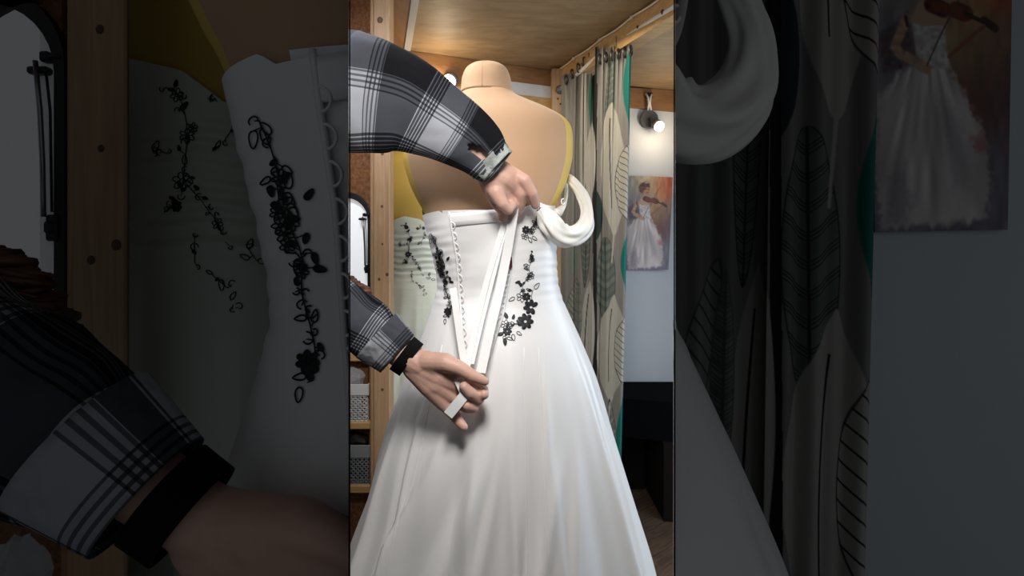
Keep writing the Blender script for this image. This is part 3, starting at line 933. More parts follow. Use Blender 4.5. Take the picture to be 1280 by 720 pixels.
# ------------------------------------------------------------------ bench
bn_ = empty('bench', P0(850, 700, 2.3), 'black upholstered bench against the white wall, right of the gown', 'bench')
a0, a1 = P0(776, 501, 2.42), P0(900, 492, 2.15)
def slab(x0, x1, yf0, yf1, z0, z1):
    return MB().prism([Vector((x0, yf0, z0)), Vector((x1, yf1, z0)), Vector((x1, 2.66, z0)), Vector((x0, 2.66, z0))], (0, 0, z1 - z0))
slab(0.50, 1.5, 2.38, 2.12, 0.36, 0.545).build('seat_cushion', M['black_fabric'], bn_, False)
slab(0.70, 1.5, 2.30, 2.14, 0.0, 0.36).build('base', M['dark_base'], bn_, False)
slab(0.52, 0.69, 2.60, 2.60, 0.0, 0.36).build('side_board', M['dark_base'], bn_, False)

# ------------------------------------------------------------------ dress forms
K = 1.13 / F
def zof(py): return CH + (HY - py) * K
FORM = [(117, 32, .050), (120, 35, .053), (124, 42, .057), (129, 54, .063), (134, 66, .070), (140, 79, .080), (146, 90, .087), (152, 98, .092), (160, 103.5, .096),
        (172, 105.5, .099), (190, 105.5, .101), (205, 104, .102), (230, 97, .100), (250, 88, .097), (265, 80, .094), (300, 68, .085), (345, 56, .072), (385, 54, .072), (430, 56, .08), (450, 50, .07)]
CAP = [(79.5, 6, .012), (80.5, 14, .024), (83, 20, .033), (87, 25, .041), (92, 28, .045), (100, 30.5, .048), (110, 31.5, .049), (117, 32.4, .0505)]


def loft(rows, cx, cy, dz, seg=64, x0=610, rs=1.0):
    V = []; Fc = []
    for (py, hw, ry) in rows:
        for k in range(seg):
            a = 2 * PI * k / seg
            c, s = math.cos(a), math.sin(a)
            e = 0.86
            V.append(Vector((cx + hw * K * math.copysign(abs(s) ** e, s), cy - ry * rs * math.copysign(abs(c) ** e, c), zof(py) + dz)))
    n = len(rows)
    for i in range(n - 1):
        for k in range(seg): Fc.append((i * seg + k, (i + 1) * seg + k, (i + 1) * seg + (k + 1) % seg, i * seg + (k + 1) % seg))
    Fc.append(tuple(range(seg))); Fc.append(tuple(range(n * seg - 1, (n - 1) * seg - 1, -1)))
    return V, Fc


def dress_form(ctx, pxc, D, dz, mats, label, rs=1.0):
    CURCUT[0] = ctx if ctx.z != 1 else None
    c = ctx.P(pxc, 300, D); cx, cy = c.x, c.y
    t = empty('dress_form', (cx, cy, 0), label, 'dress form')
    rows = [tuple(r) for r in spline(FORM, 70)]
    V, Fc = loft(rows, cx, cy, dz, rs=rs)
    back = [f for f in Fc if len(f) > 4 or (f[0] % 64 <= 10 or f[0] % 64 >= 53)]
    frnt = [f for f in Fc if len(f) == 4 and not (f[0] % 64 <= 10 or f[0] % 64 >= 53)]
    mesh_obj('torso', V, back, mats[0], t)
    mesh_obj('warm_lit_front', V, frnt, M['form2'], t)  # mustard puts the warm light on this side of the torso into its colour
    V, Fc = loft([tuple(r) for r in spline(CAP, 24)], cx - 2 * K, cy, dz)
    mesh_obj('neck_cap', V, Fc, mats[1], t)
    m = MB(); m.tube([Vector((cx - 2 * K + 32.6 * K * math.sin(a), cy - 0.0508 * math.cos(a), zof(117.5) + dz)) for a in np.linspace(0, 2 * PI, 41)], 0.0009, 6, False)
    m.build('neck_seam', M['form_seam'], t)
    m = MB(); m.tube([Vector((cx - 6 * K + 0.0 * K, cy - r * 0.985 - 0.0006, zof(p) + dz)) for p, h, r in CAP[1:]], 0.0006, 5)
    m.build('cap_seam', mats[1], t)
    MB().tube([(cx, cy, zof(445) + dz), (cx, cy, 0.03)], 0.014, 14).build('pole', M['steel'], t)
    m = MB(); m.tube([(cx, cy, 0.0), (cx, cy, 0.02), (cx, cy, 0.035)], [0.15 if ctx.z == 1 else 0.1, 0.14 if ctx.z == 1 else 0.09, 0.03], 28); m.build('base', M['steel'], t)
    CURCUT[0] = None
    return t


BDZ = 0.022
dress_form(CEN, 610, 1.13, 0, (M['form'], M['form']), 'tan dress form with bare back, wearing the white gown in the lit bay')
D2 = 1.93
dz2 = (CH + 33 * D2 / F) - zof(262)
dress_form(CEN, 512, D2, dz2 + 0.0, (M['form2'], M['form2cap']), 'mustard yellow dress form behind the pine post')
dress_form(LEF, 610, 1.13, LEF.dz(1.13) - BDZ, (M['form'], M['form']), 'dim brown dress form at top of the dark left bay, bodice around it', 0.66)
D2L = 0.665 * 3.17
dress_form(LEF, 514, D2L, dz2 + LEF.dz(D2L) - 0.022, (M['form2'], M['form2cap']), 'dim mustard dress form behind the far left pine post')

# ------------------------------------------------------------------ gowns
GOWN = [(258, 526, 694, .107), (292, 534, 695, .106), (325, 542, 696, .102), (350, 546.5, 697.5, .100), (363, 546, 700, .101), (378, 542, 705, .106), (400, 535, 715, .120),
        (427, 525, 727, .138), (470, 508, 744, .162), (540, 482, 763, .190), (622, 461, 786, .215), (682, 439, 804, .232), (720, 425, 813.5, .242), (850, 372, 845, .26), (1008, 318, 884, .27)]
_g = np.array(GOWN, float)
def gprof(py):
    """left, right (px) and depth radius at a row, smooth"""
    k = np.searchsorted(_g[:, 0], py) - 1
    k = int(np.clip(k, 0, len(_g) - 2))
    t = (py - _g[k, 0]) / (_g[k + 1, 0] - _g[k, 0])
    def tang(i):
        i0, i1 = max(i - 1, 0), min(i + 1, len(_g) - 1)
        return (_g[i1, 1:] - _g[i0, 1:]) / (_g[i1, 0] - _g[i0, 0])
    h = _g[k + 1, 0] - _g[k, 0]
    a, b = _g[k, 1:], _g[k + 1, 1:]
    return (2 * t ** 3 - 3 * t * t + 1) * a + (t ** 3 - 2 * t * t + t) * h * tang(k) + (-2 * t ** 3 + 3 * t * t) * b + (t ** 3 - t * t) * h * tang(k + 1)
OPL = [(255, 560), (285, 564.5), (320, 571), (360, 574.5), (400, 578), (440, 581), (470, 584)]
OPR = [(255, 641), (300, 640), (340, 638), (385, 629), (430, 612), (470, 586)]
TOPB = [(500, 270), (527, 270), (540, 268), (553, 266.5), (559, 271), (600, 268), (630, 264), (640, 263), (655, 262), (668, 257), (680, 254), (692, 257), (720, 262)]
TOPF = [(440, 300), (560, 282), (585, 270), (610, 262), (640, 268), (660, 285), (720, 310)]
FOLDS = [(-1.05, .05, .010), (-.80, .035, -.012), (-.72, .04, .012), (-.45, .09, .008), (-.28, .05, -.007), (-.16, .05, .011), (0.03, .08, -.008), (.12, .035, .009), (.30, .05, -.006), (.42, .05, .008),
         (.75, .09, -.008), (.98, .05, .011), (1.1, .04, -.009), (1.4, .1, .01)] + [(a, .1, .012 * (-1) ** i) for i, a in enumerate(np.arange(1.7, 4.6, .2))]


# pleats and ridges that run aslant: column and row at the top and bottom, width to the left, to the right, height
PLEATS = [(553, 543, 469, 720, 2.5, 26, .011), (611, 540, 543, 712, 9, 12, .007), (626, 540, 596, 690, 4, 9, .006), (585, 560, 520, 715, 12, 5, -.005), (676, 470, 674, 700, 2.0, 7, .0035), (690, 540, 676, 610, 5, 6, .005),
          (710, 540, 700, 715, 5, 14, .006), (746, 520, 797, 720, 24, 2.5, .009), (655, 600, 648, 720, 5, 6, -.005), (536, 560, 506, 720, 8, 8, .004), (500, 560, 452, 700, 10, 10, .005), (668, 650, 664, 720, 4, 4, .004)]


class Gown:
    def __init__(s, ctx, D, pxc, dz, front=False, rymax=9, k=1.0):
        s.ctx = ctx; s.D = D; s.dz = dz; s.front = front; s.rymax = rymax
        s.ax = ctx.P(pxc, 300, D); s.off = 0.0
    def pt(s, th, py, off=0.0):
        L, Rr, ry = gprof(py)
        ry = min(ry, s.rymax)
        cx = s.ax.x + ((L + Rr) / 2 - 612) * K; rx = (Rr - L) / 2 * K
        f = 0.0
        h = ss(385, 720, py)
        if h > 0:
            tw = (th + PI) % (2 * PI) - PI
            for a, w, am in FOLDS:
                aa = (a + PI) % (2 * PI) - PI
                d = (tw - aa + PI) % (2 * PI) - PI
                f += 1.3 * am * h * math.exp(-(d / w) ** 2)
        if h > 0 and math.cos(th) > 0:
            px = (L + Rr) / 2 + (Rr - L) / 2 * math.sin(th)
            for x0, y0, x1, y1, wl, wr_, am in PLEATS:
                u = (py - y0) / (y1 - y0)
                if u < -0.45: continue
                d = px - (x0 + (x1 - x0) * u)
                f += 1.8 * am * float(ss(-0.45, 0.45, u)) * math.exp(-(d / (wl if d < 0 else wr_)) ** 2) * min(1.0, 3 * math.cos(th))
        if s.front and py < 420:
            q = ss(285, 310, py) * (1 - ss(380, 418, py))
            f += q * 0.0022 * math.sin(py * 0.50 + 6.0 * abs(math.sin(th * 0.5 - 0.1)) + 1.5 * math.sin(5 * th))
        if py < 400:
            q = ss(268, 300, py) * (1 - ss(372, 398, py))
            side = (abs(math.sin(th)) ** 1.5) if not s.front else 1.0
            f += (0.0006 * math.sin(py * 0.62 + 2.2 * math.sin(th * 2.1) + 3 * th) + 0.0005 * math.sin(py * 0.33 - 4 * th)) * q * side
        if s.front: th_ = th
        r = 1
        return Vector((cx + (rx + f + off) * math.sin(th), s.ax.y - (ry + f + off) * math.cos(th), zof(py) + s.dz))
    def theta(s, px, py):
        """angle whose near-side point is seen at a centre-bay column (as if seen in the centre bay)"""
        L, Rr, ry = gprof(py)
        x = ((px - 612) - ((L + Rr) / 2 - 612)) / ((Rr - L) / 2)
        # near points are closer, so they project wider
        th = math.asin(max(-1, min(1, x)))
        for _ in range(4):
            y = s.ax.y - min(ry, s.rymax) * math.cos(th)
            X = (px - 640) * s.ctx.z * y / F
            cx = s.ax.x + ((L + Rr) / 2 - 612) * K
            th = math.asin(max(-1, min(1, (X - cx) / ((Rr - L) / 2 * K))))
        return th


def interp(tab, v):
    return float(np.interp(v, [a for a, b in tab], [b for a, b in tab]))


def gown(ctx, D, pxc, dz, label, front=False, rymax=9, m=None, extras=True, name='wedding_dress'):
    CURCUT[0] = ctx if ctx.z != 1 else None
    m = m or M['satin']
    g = Gown(ctx, D, pxc, dz, front, rymax)
    t = empty(name, (g.ax.x, g.ax.y, 0), label, 'dress')
    bod = list(np.arange(258, 378, 2.0)) + [378]
    skr = [378, 381, 385, 390, 395] + list(np.arange(400, 480, 5)) + list(np.arange(480, 1008, 11)) + [1008]
    def grid(rows, n, opened):
        V = []; Fc = []
        for py in rows:
            if opened:
                gp = 1 - ss(462, 470, py)
                tl = g.theta(interp(OPL, py), py); tr = g.theta(interp(OPR, py), py)
                mid = g.theta(585, 468) 
                if py >= 468: tl = tr = mid
            else:
                tl = tr = 0.0
            a0, a1 = tr, 2 * PI + tl
            for i in range(n):
                th = a0 + (a1 - a0) * i / (n - 1)
                pp_ = py
                if py < 330:
                    L, Rr, ry = gprof(py)
                    px = (L + Rr) / 2 + (Rr - L) / 2 * math.sin(th)
                    near = math.cos(th) > 0
                    tp_ = interp(TOPB, px) if (near != front or not front) else 262
                    if front: tp_ = interp(TOPF, px) if near else 262
                    elif not near: tp_ = 262
                    pp_ = py + (tp_ - 258) * (1 - (py - 258) / 72.0)
                V.append(g.pt(th, pp_))
        for j in range(len(rows) - 1):
            for i in range(n - 1): Fc.append((j * n + i, (j + 1) * n + i, (j + 1) * n + i + 1, j * n + i + 1))
        return V, Fc
    n = 150
    V1, F1 = grid(bod, n, not front)
    ob = mesh_obj('bodice', V1, F1, m, t)
    so = ob.modifiers.new('cloth', 'SOLIDIFY'); so.thickness = 0.0015; so.offset = -1; so.use_rim = False
    V2, F2 = grid(skr, 440 if ctx.z == 1 and not front else 180, not front)
    os_ = mesh_obj('skirt', V2, F2, m, t)
    so = os_.modifiers.new('cloth', 'SOLIDIFY'); so.thickness = 0.0015; so.offset = -1; so.use_rim = False
    bv = BVHTree.FromPolygons([tuple(v) for v in V1 + V2], F1 + [tuple(i + len(V1) for i in f) for f in F2])
    if not front:
        # modesty panel behind the lacing
        V = []; Fc = []; nn = 30; rows = list(np.arange(266, 476, 3.0))
        for py in rows:
            tl = g.theta(interp(OPL, py), py) - .16; tr = g.theta(interp(OPR, py), py) + .16
            for i in range(nn):
                th = tl + (tr - tl) * i / (nn - 1)
                V.append(g.pt(th, py, -0.0038 + 0.0012 * math.sin(py * 0.12 + 5 * th)))
        for j in range(len(rows) - 1):
            for i in range(nn - 1): Fc.append((j * nn + i, (j + 1) * nn + i, (j + 1) * nn + i + 1, j * nn + i + 1))
        mo = mesh_obj('modesty_panel', V, Fc, m, t)
        if mo:
            V = []; Fc = []
            for k, (dy, of) in enumerate(((0, -.001), (0, .0012), (4, .0018), (9, .0018), (14, .0012), (14.5, -.001))):
                for i in range(nn):
                    px = 561 + (644 - 561) * i / (nn - 1)
                    V.append(g.pt(g.theta(px, 272), 270.5 - 6.5 * i / (nn - 1) + dy, of))
            for j in range(5):
                for i in range(nn - 1): Fc.append((j * nn + i, (j + 1) * nn + i, (j + 1) * nn + i + 1, j * nn + i + 1))
            mesh_obj('top_band', V, Fc, m, t)
        # bound edges of the opening with their lacing loops
        for tab, sgn in ((OPL, 1), (OPR, -1)):
            pts = [g.pt(g.theta(interp(tab, py), py), py, 0.001) for py in np.arange(268, 468, 4)]
            MB().tube(pts, 0.0022, 7).build('edge_binding', m, t)
            lp = MB()
            for py in np.arange(284, 440, 12):
                q = []
                for a in np.linspace(0, PI, 8):
                    pyy = py - 4.2 * math.cos(a)
                    q.append(g.pt(g.theta(interp(tab, pyy) + sgn * 5.0 * math.sin(a), pyy), pyy, 0.0015))
                lp.tube(q, 0.0011, 6)
            lp.build('lacing_loops', m, t)
        # princess seams down the skirt
        for px0, px1 in ((673, 690), (655, 662), (553, 478)):
            pts = []
            for py in np.arange(420, 1000, 14):
                th = g.theta(px0 + (px1 - px0) * (py - 420) / 300.0, py)
                pts.append(g.pt(th, py, 0.0002))
            MB().tube(pts, 0.0008, 5).build('seam', m, t)
    CURCUT[0] = None
    return t, bv, g


# --- embroidery: strokes drawn in picture columns and rows, laid onto the cloth
def strokes_flower(x, y, r, bold, rg):
    S = []; n = 7 if bold else 6
    a0 = rg.random() * 6
    for k in range(n):
        a = a0 + 2 * PI * k / n
        cx, cy = x + .62 * r * math.cos(a), y + .62 * r * math.sin(a)
        loop = []
        for j in range(13):
            b = 2 * PI * j / 12
            u = .42 * r * math.cos(b); v = .28 * r * math.sin(b)
            loop.append((cx + u * math.cos(a) - v * math.sin(a), cy + u * math.sin(a) + v * math.cos(a)))
        S.append(('fill' if bold else 'line', loop, .75))
    S.append(('line', [(x + .26 * r * math.cos(b), y + .26 * r * math.sin(b)) for b in np.linspace(0, 2 * PI, 10)], .7))
    if bold:
        for k in range(n):
            a = a0 + 2 * PI * (k + .5) / n
            S.append(('line', [(x + .2 * r * math.cos(a), y + .2 * r * math.sin(a)), (x + .5 * r * math.cos(a), y + .5 * r * math.sin(a))], .6))
    return S


def strokes_leaf(x, y, a, l, filled, w=.32):
    loop = []
    for j in range(15):
        b = 2 * PI * j / 14
        u = l * .5 * (1 - math.cos(b)); v = w * l * math.sin(b) * (0.75 + .25 * math.cos(b))
        loop.append((x + u * math.cos(a) - v * math.sin(a), y + u * math.sin(a) + v * math.cos(a)))
    S = [('fill' if filled else 'line', loop, .8)]
    return S


def strokes_curl(x, y, a, r, rg):
    s = 1 if rg.random() < .5 else -1
    return [('line', [(x + r * math.cos(a + s * b) * (1 - b / 9), y + r * math.sin(a + s * b) * (1 - b / 9)) for b in np.linspace(0, 4.2, 10)], .8)]


def sew(ctx, bv, S, parent, name):
    mb = MB(); eye = Vector((0, 0, CH))
    def hit(px, py):
        d = (ctx.P(px, py, 1.0) - eye).normalized()
        h = bv.ray_cast(eye, d)
        if h[0] is None: return None
        nm = h[1]
        if nm.dot(d) > 0: nm = -nm
        return h[0] + nm * 0.0012, nm
    if ctx.cut is not None:
        xs = [640 + ctx.z * (p[0] - 640) for s in S for p in s[1]]
        if (ctx.keep < 0 and max(xs) > ctx.cut - 2) or (ctx.keep > 0 and min(xs) < ctx.cut + 2): return None
    for kind, pts, w in S:
        hs = [hit(*p) for p in pts]
        if any(h is None for h in hs): continue
        P = [h[0] for h in hs]; N = [h[1] for h in hs]
        if max((P[i] - P[i + 1]).length for i in range(len(P) - 1)) > 0.03: continue
        if kind == 'fill':
            c = sum(P, Vector()) / len(P) + N[0] * 0.0010
            n = len(P); V = P + [c]
            mb.add(V, [(i, (i + 1) % n, n) for i in range(n)])
        ww = w * ctx.D(P[0].y * ctx.z) / F * ctx.z
        ww = w * 1.13 / F * (0.95 if ctx.z == 1 else 0.8)
        V = []
        n = len(P)
        for i in range(n):
            tt = (P[min(i + 1, n - 1)] - P[max(i - 1, 0)])
            if tt.length < 1e-7: tt = Vector((0, 0, 1))
            sd = tt.normalized().cross(N[i])
            V += [P[i] - sd * ww / 2, P[i] + sd * ww / 2, P[i] + N[i] * 0.0009]
        Fc = []
        for i in range(n - 1):
            a, b = i * 3, i * 3 + 3
            Fc += [(a, a + 2, b + 2, b), (a + 2, a + 1, b + 1, b + 2)]
        mb.add(V, Fc)
    if not mb.V: return None
    return mb.build(name, M['thread'], parent, True)


def sprigs(ctx, bv, parent, line, spread, n, seed, sc=1.0, chunk=7):
    rg = random.Random(seed)
    pts = spline(line, n)
    S = []; cnt = 0
    for i, p in enumerate(pts):
        x = p[0] + rg.uniform(-spread, spread); y = p[1] + rg.uniform(-2, 2)
        a = rg.random() * 6.28
        q = rg.random()
        if q < .3: S += strokes_leaf(x, y, a, rg.uniform(4, 7) * sc, rg.random() < .22)
        elif q < .66: S += strokes_curl(x, y, a, rg.uniform(1.6, 3.0) * sc, rg)
        elif q < .8: S += strokes_flower(x, y, rg.uniform(2.4, 3.4) * sc, rg.random() < .15, rg)
        else: S += strokes_leaf(x, y, a, rg.uniform(2.5, 4.2) * sc, True, .36)
        S.append(('line', [tuple(p[:2]), (x, y)], .6))
        cnt += 1
        if cnt % chunk == 0 or i == n - 1:
            sew(ctx, bv, S, parent, 'embroidered_sprig'); S = []
    for i in range(0, n - 3, 3):
        sew(ctx, bv, [('line', [tuple(q[:2]) for q in pts[i:i + 4]], .7)], parent, 'embroidered_stem')


def embroider_back(ctx, bv, t, left=True, right=True):
    rg = random.Random(5)
    if left:
        sprigs(ctx, bv, t, [(541, 294), (546, 306), (549, 318), (551, 330)], 3.2, 14, 3)
        sprigs(ctx, bv, t, [(548, 318), (550, 330), (556, 342), (559, 352)], 5.0, 22, 4, 1.1)
        sprigs(ctx, bv, t, [(558, 350), (558, 362), (561, 374), (563, 386), (560, 397)], 3.0, 20, 6)
        sew(ctx, bv, strokes_flower(560, 389, 4.5, True, rg), t, 'embroidered_flower')
        sew(ctx, bv, strokes_leaf(557, 399, 1.7, 6, False), t, 'embroidered_leaf')
        sew(ctx, bv, strokes_leaf(559, 325, -.9, 5, True), t, 'embroidered_leaf')
    if right:
        for (x, y, r, b) in ((676, 265, 5.5, True), (680, 271, 5.5, False), (671, 280, 5, False), (657, 287, 4.5, True), (656, 295, 4.5, False), (664, 289, 4, False),
                             (663, 345, 4.5, False), (652, 371, 6.5, False), (663.5, 384, 9.2, True), (656.5, 402, 9.8, True), (632, 406, 6, False), (634, 414, 5.5, True), (658, 371, 5, True)):
            sew(ctx, bv, strokes_flower(x, y, r, b, rg), t, 'embroidered_flower')
        for (x, y, a, l, f) in ((661, 297, 1.1, 7, False), (665, 296, .6, 7, False), (677, 284, .5, 5, True), (650, 352, 2.9, 6, True), (668, 361, -.9, 9, False), (663, 364, -2.6, 6, False),
                                (643, 372, 2.6, 8, False), (634, 398, -2.0, 8, True), (641, 399, -1.3, 6, True), (641, 418, 1.4, 8, False), (646, 415, .6, 7, False), (629, 417, 2.9, 8, True),
                                (630, 420, 1.3, 8, False), (631, 423, 1.5, 9, True), (634, 422, .4, 7, False), (660, 362, .3, 5, True)):
            sew(ctx, bv, strokes_leaf(x, y, a, l, f), t, 'embroidered_leaf')
        sew(ctx, bv, [('line', [(665, 377), (664, 370), (666, 362)], .8)], t, 'embroidered_stem')
        sprigs(ctx, bv, t, [(664, 314), (665, 324), (661, 334), (662, 344), (656, 352), (652, 362)], 2.6, 18, 9)
        sprigs(ctx, bv, t, [(675, 268), (668, 280), (660, 290)], 3.0, 10, 12)
        sprigs(ctx, bv, t, [(650, 402), (642, 406), (634, 410)], 3.0, 9, 14)


def embroider_front(ctx, bv, t):
    rg = random.Random(8)
    sprigs(ctx, bv, t, [(504, 281), (509, 285), (512, 297), (511, 312), (510, 322)], 2.6, 16, 21, .62)
    sprigs(ctx, bv, t, [(511, 318), (517, 325), (523, 333), (527, 342)], 2.5, 12, 22, .62)
    for l, n_, s in (([(520, 285), (523, 287), (527, 284), (530, 287)], 6, 23), ([(531, 292), (528, 300), (522, 306)], 6, 24), ([(499, 304), (504, 307)], 4, 25), ([(503, 330), (508, 327)], 4, 26),
                     ([(535, 343), (539, 349)], 4, 27), ([(523, 356), (528, 360)], 4, 28), ([(529, 365), (531, 368)], 3, 29), ([(515, 340), (515, 350)], 4, 30)):
        sprigs(ctx, bv, t, l, 1.5, n_, s, .62)
    for x, y, r in ((510, 318, 3.6), (512, 300, 3), (508, 284, 2.6)):
        sew(ctx, bv, strokes_flower(x, y, r, ctx.z == 1, rg), t, 'embroidered_flower')


def waist_fold(ctx, bv, t, m):
    eye = Vector((0, 0, CH)); top = []
    quad = [(543.5, 366), (553, 353), (563, 357), (567, 373), (556, 375)]
    ctr = (556, 365)
    CURCUT[0] = ctx if ctx.z != 1 else None
    def on(p, off):
        d = (ctx.P(p[0], p[1], 1.0) - eye).normalized()
        h = bv.ray_cast(eye, d)
        if h[0] is None: return None
        n = h[1] if h[1].dot(d) < 0 else -h[1]
        return h[0] + n * off
    rim = [on(p, 0.0012) for p in quad]; mid = [on((ctr[0] + .7 * (p[0] - ctr[0]), ctr[1] + .7 * (p[1] - ctr[1])), 0.0045) for p in quad]
    if None in rim or None in mid: return
    n = len(quad)
    mesh_obj('waist_fold', rim + mid, [(i, (i + 1) % n, n + (i + 1) % n, n + i) for i in range(n)] + [tuple(range(n, 2 * n))], m, t, False)
    ln = [on(p, 0.0005) for p in ((567, 374), (556, 377), (546, 381), (542, 385))]
    if None not in ln: MB().tube(ln, 0.0009, 5).build('seam', m, t)
    CURCUT[0] = None


# --- puffed off-shoulder sleeve
def puff_sleeve(ctx, t):
    CURCUT[0] = ctx if ctx.z != 1 else None
    dd = 0 if ctx.z == 1 else 0
    def q(px, py, D, r):
        p = ctx.P(px, py, 1.13); p.y = ctx.D(1.13) + (D - 1.13) * (1 if ctx.z == 1 else 0.8)
        s_ = p.y / ctx.D(1.13)
        p.x *= s_; p.z = CH + (p.z - CH) * s_
        return (p.x, p.y, p.z, r * K)
    ctrl = [q(704, 219, 1.16, 3), q(713, 225, 1.15, 6), q(726, 241, 1.13, 6.5), q(733.5, 262, 1.11, 7.5), q(731, 282, 1.09, 10.5), q(716, 295, 1.07, 13.5), q(701, 293, 1.06, 15), q(688, 279, 1.055, 15), q(677, 262, 1.06, 8)]
    sp = spline(ctrl, 80)
    def wob(u, a):
        return 0.13 * math.sin(5 * a + 9 * u) * (0.4 + u) + 0.07 * math.sin(9 * a - 16 * u) + 0.06 * math.sin(26 * u + 2 * a)
    m = MB(); m.tube([s[:3] for s in sp], [s[3] for s in sp], 36, True, 0.8, wob=wob)
    m.build('puffed_sleeve', M['chiffon'], t)
    # gathered inner strap behind it, at the armhole
    c2 = [q(705, 220, 1.17, 3), q(708, 238, 1.19, 2.5), q(705, 256, 1.17, 3), q(696, 266, 1.11, 7)]
    sp = spline(c2, 24)
    m = MB(); m.tube([s[:3] for s in sp], [s[3] for s in sp], 14, True, 0.6); m.build('sleeve_strap', M['chiffon'], t)
    m = MB()
    m.tube([Vector(q(704 + 2.2 * math.cos(a), 252 + 3.5 * math.sin(a), 1.06, 1)[:3]) for a in np.linspace(0.3, 5.4, 14)], 0.0014, 6)
    m.build('hanger_loop', M['ribbon'], t)
    CURCUT[0] = None


dress, bvC, gC = gown(CEN, 1.13, 612, 0, 'white satin wedding gown with lace-up back and black flowers, centre')
embroider_back(CEN, bvC, dress)
waist_fold(CEN, bvC, dress, M['satin'])
puff_sleeve(CEN, dress)
d2, bv2, g2 = gown(CEN, D2, 514, dz2, 'pale green-white gown on the mustard form, seen from its front', True, 0.17, M['ivory2'], name='strapless_gown')
embroider_front(CEN, bv2, d2)
dL, bvL, gL = gown(LEF, 1.13, 612, LEF.dz(1.13) - BDZ, 'dim white gown bodice with black sprigs, in the dark left bay', False, 0.072)
embroider_back(LEF, bvL, dL, True, False)
waist_fold(LEF, bvL, dL, M['satin'])
d2L, bv2L, g2L = gown(LEF, D2L, 514, dz2 + LEF.dz(D2L) - 0.022, 'dim greenish gown on the mustard form, between far left post and white bodice', True, 0.11, M['ivory2'], name='strapless_gown')
embroider_front(LEF, bv2L, d2L)
dR, bvR, gR = gown(RIG, 1.13, 612, RIG.dz(1.13), 'dim white gown with hanging puffed sleeve, in the dark right bay', False, 0.15)
puff_sleeve(RIG, dR)

# --- lacing ribbons of the centre gown
def ribbon(pts, w):
    sp = spline([tuple(P0(x, y, D)) for x, y, D in pts], 26)
    MB().strip([Vector(p) for p in sp], w, (1, -0.15, 0.15)).build('lacing_ribbon', M['ribbon'], dress, False)
ribbon([(643, 253, .985), (641, 272, .995), (633, 320, 1.0), (624, 365, .99), (611, 420, .96), (601, 466, .932)], 0.0185)
ribbon([(636, 262, 1.005), (624, 300, 1.01), (609, 350, 1.005), (597, 400, .985), (584, 458, .945)], 0.012)
ribbon([(632, 268, 1.012), (630, 290, 1.015), (617, 345, 1.01), (603, 400, .988), (590, 455, .948)], 0.008)
ribbon([(566, 360, 1.016), (572, 400, .992), (578, 440, .968), (584, 470, .945)], 0.014)
MB().prism([P0(636.5, 318, 1.0245), P0(640, 322, 1.0245), P0(640.5, 334, 1.0245), P0(637.5, 338, 1.0245), P0(635, 330, 1.0245)], (0, 0.002, 0)).build('lining_gap', M['dark_gap'], dress, False)
# ribbon end folded over the palm of the lower hand
def fold(pts, w, side):
    sp = spline([tuple(P0(x, y, D)) for x, y, D in pts], 12)
    MB().strip([Vector(p) for p in sp], w, side).build('ribbon_end', M['ribbon'], dress, False)
fold([(580, 474.5, 0.908), (575, 478.5, 0.906), (570, 481.5, 0.908)], 0.013, (.5, 0, -.75))
fold([(573, 477, 0.906), (577, 486, 0.904), (581, 494, 0.902)], 0.013, (.9, 0, .35))
fold([(584, 490, 0.901), (574, 502, 0.898), (560, 519, 0.898)], 0.0185, (.75, 0, -.62))


# ------------------------------------------------------------------ people
def person(ctx, label, arms, core, voxel, hairs, sleeves, band, base, torso, trousers):
    """arms: chains of (point, radius); core: head and trunk chains; all grown into one skin"""
    CURCUT[0] = None
    t = empty('person', base, label, 'person')
    mb = MB()
    for ch in arms + core: mb.chain(ch)
    o = mb.build('body', M['skin'], t)
    rm = o.modifiers.new('grow', 'REMESH'); rm.mode = 'VOXEL'; rm.voxel_size = voxel; rm.use_smooth_shade = True
    sm = o.modifiers.new('soften', 'SMOOTH'); sm.factor = 0.5; sm.iterations = 3
    bake(o)
    o.data.polygons.foreach_set('use_smooth', [True] * len(o.data.polygons))
    if ctx.z != 1:
        CURCUT[0] = ctx; apply_cut(o.data); CURCUT[0] = None
    return t


def pr(ctx, x, y, D, r):
    return (ctx.P(x, y, D), r * D / F)


def ch(ctx, *pts): return [pr(ctx, p[0], p[1], p[2], p[3] * (1 if ctx.z == 1 else (0.74 if p[0] < 530 else 0.86))) for p in pts]


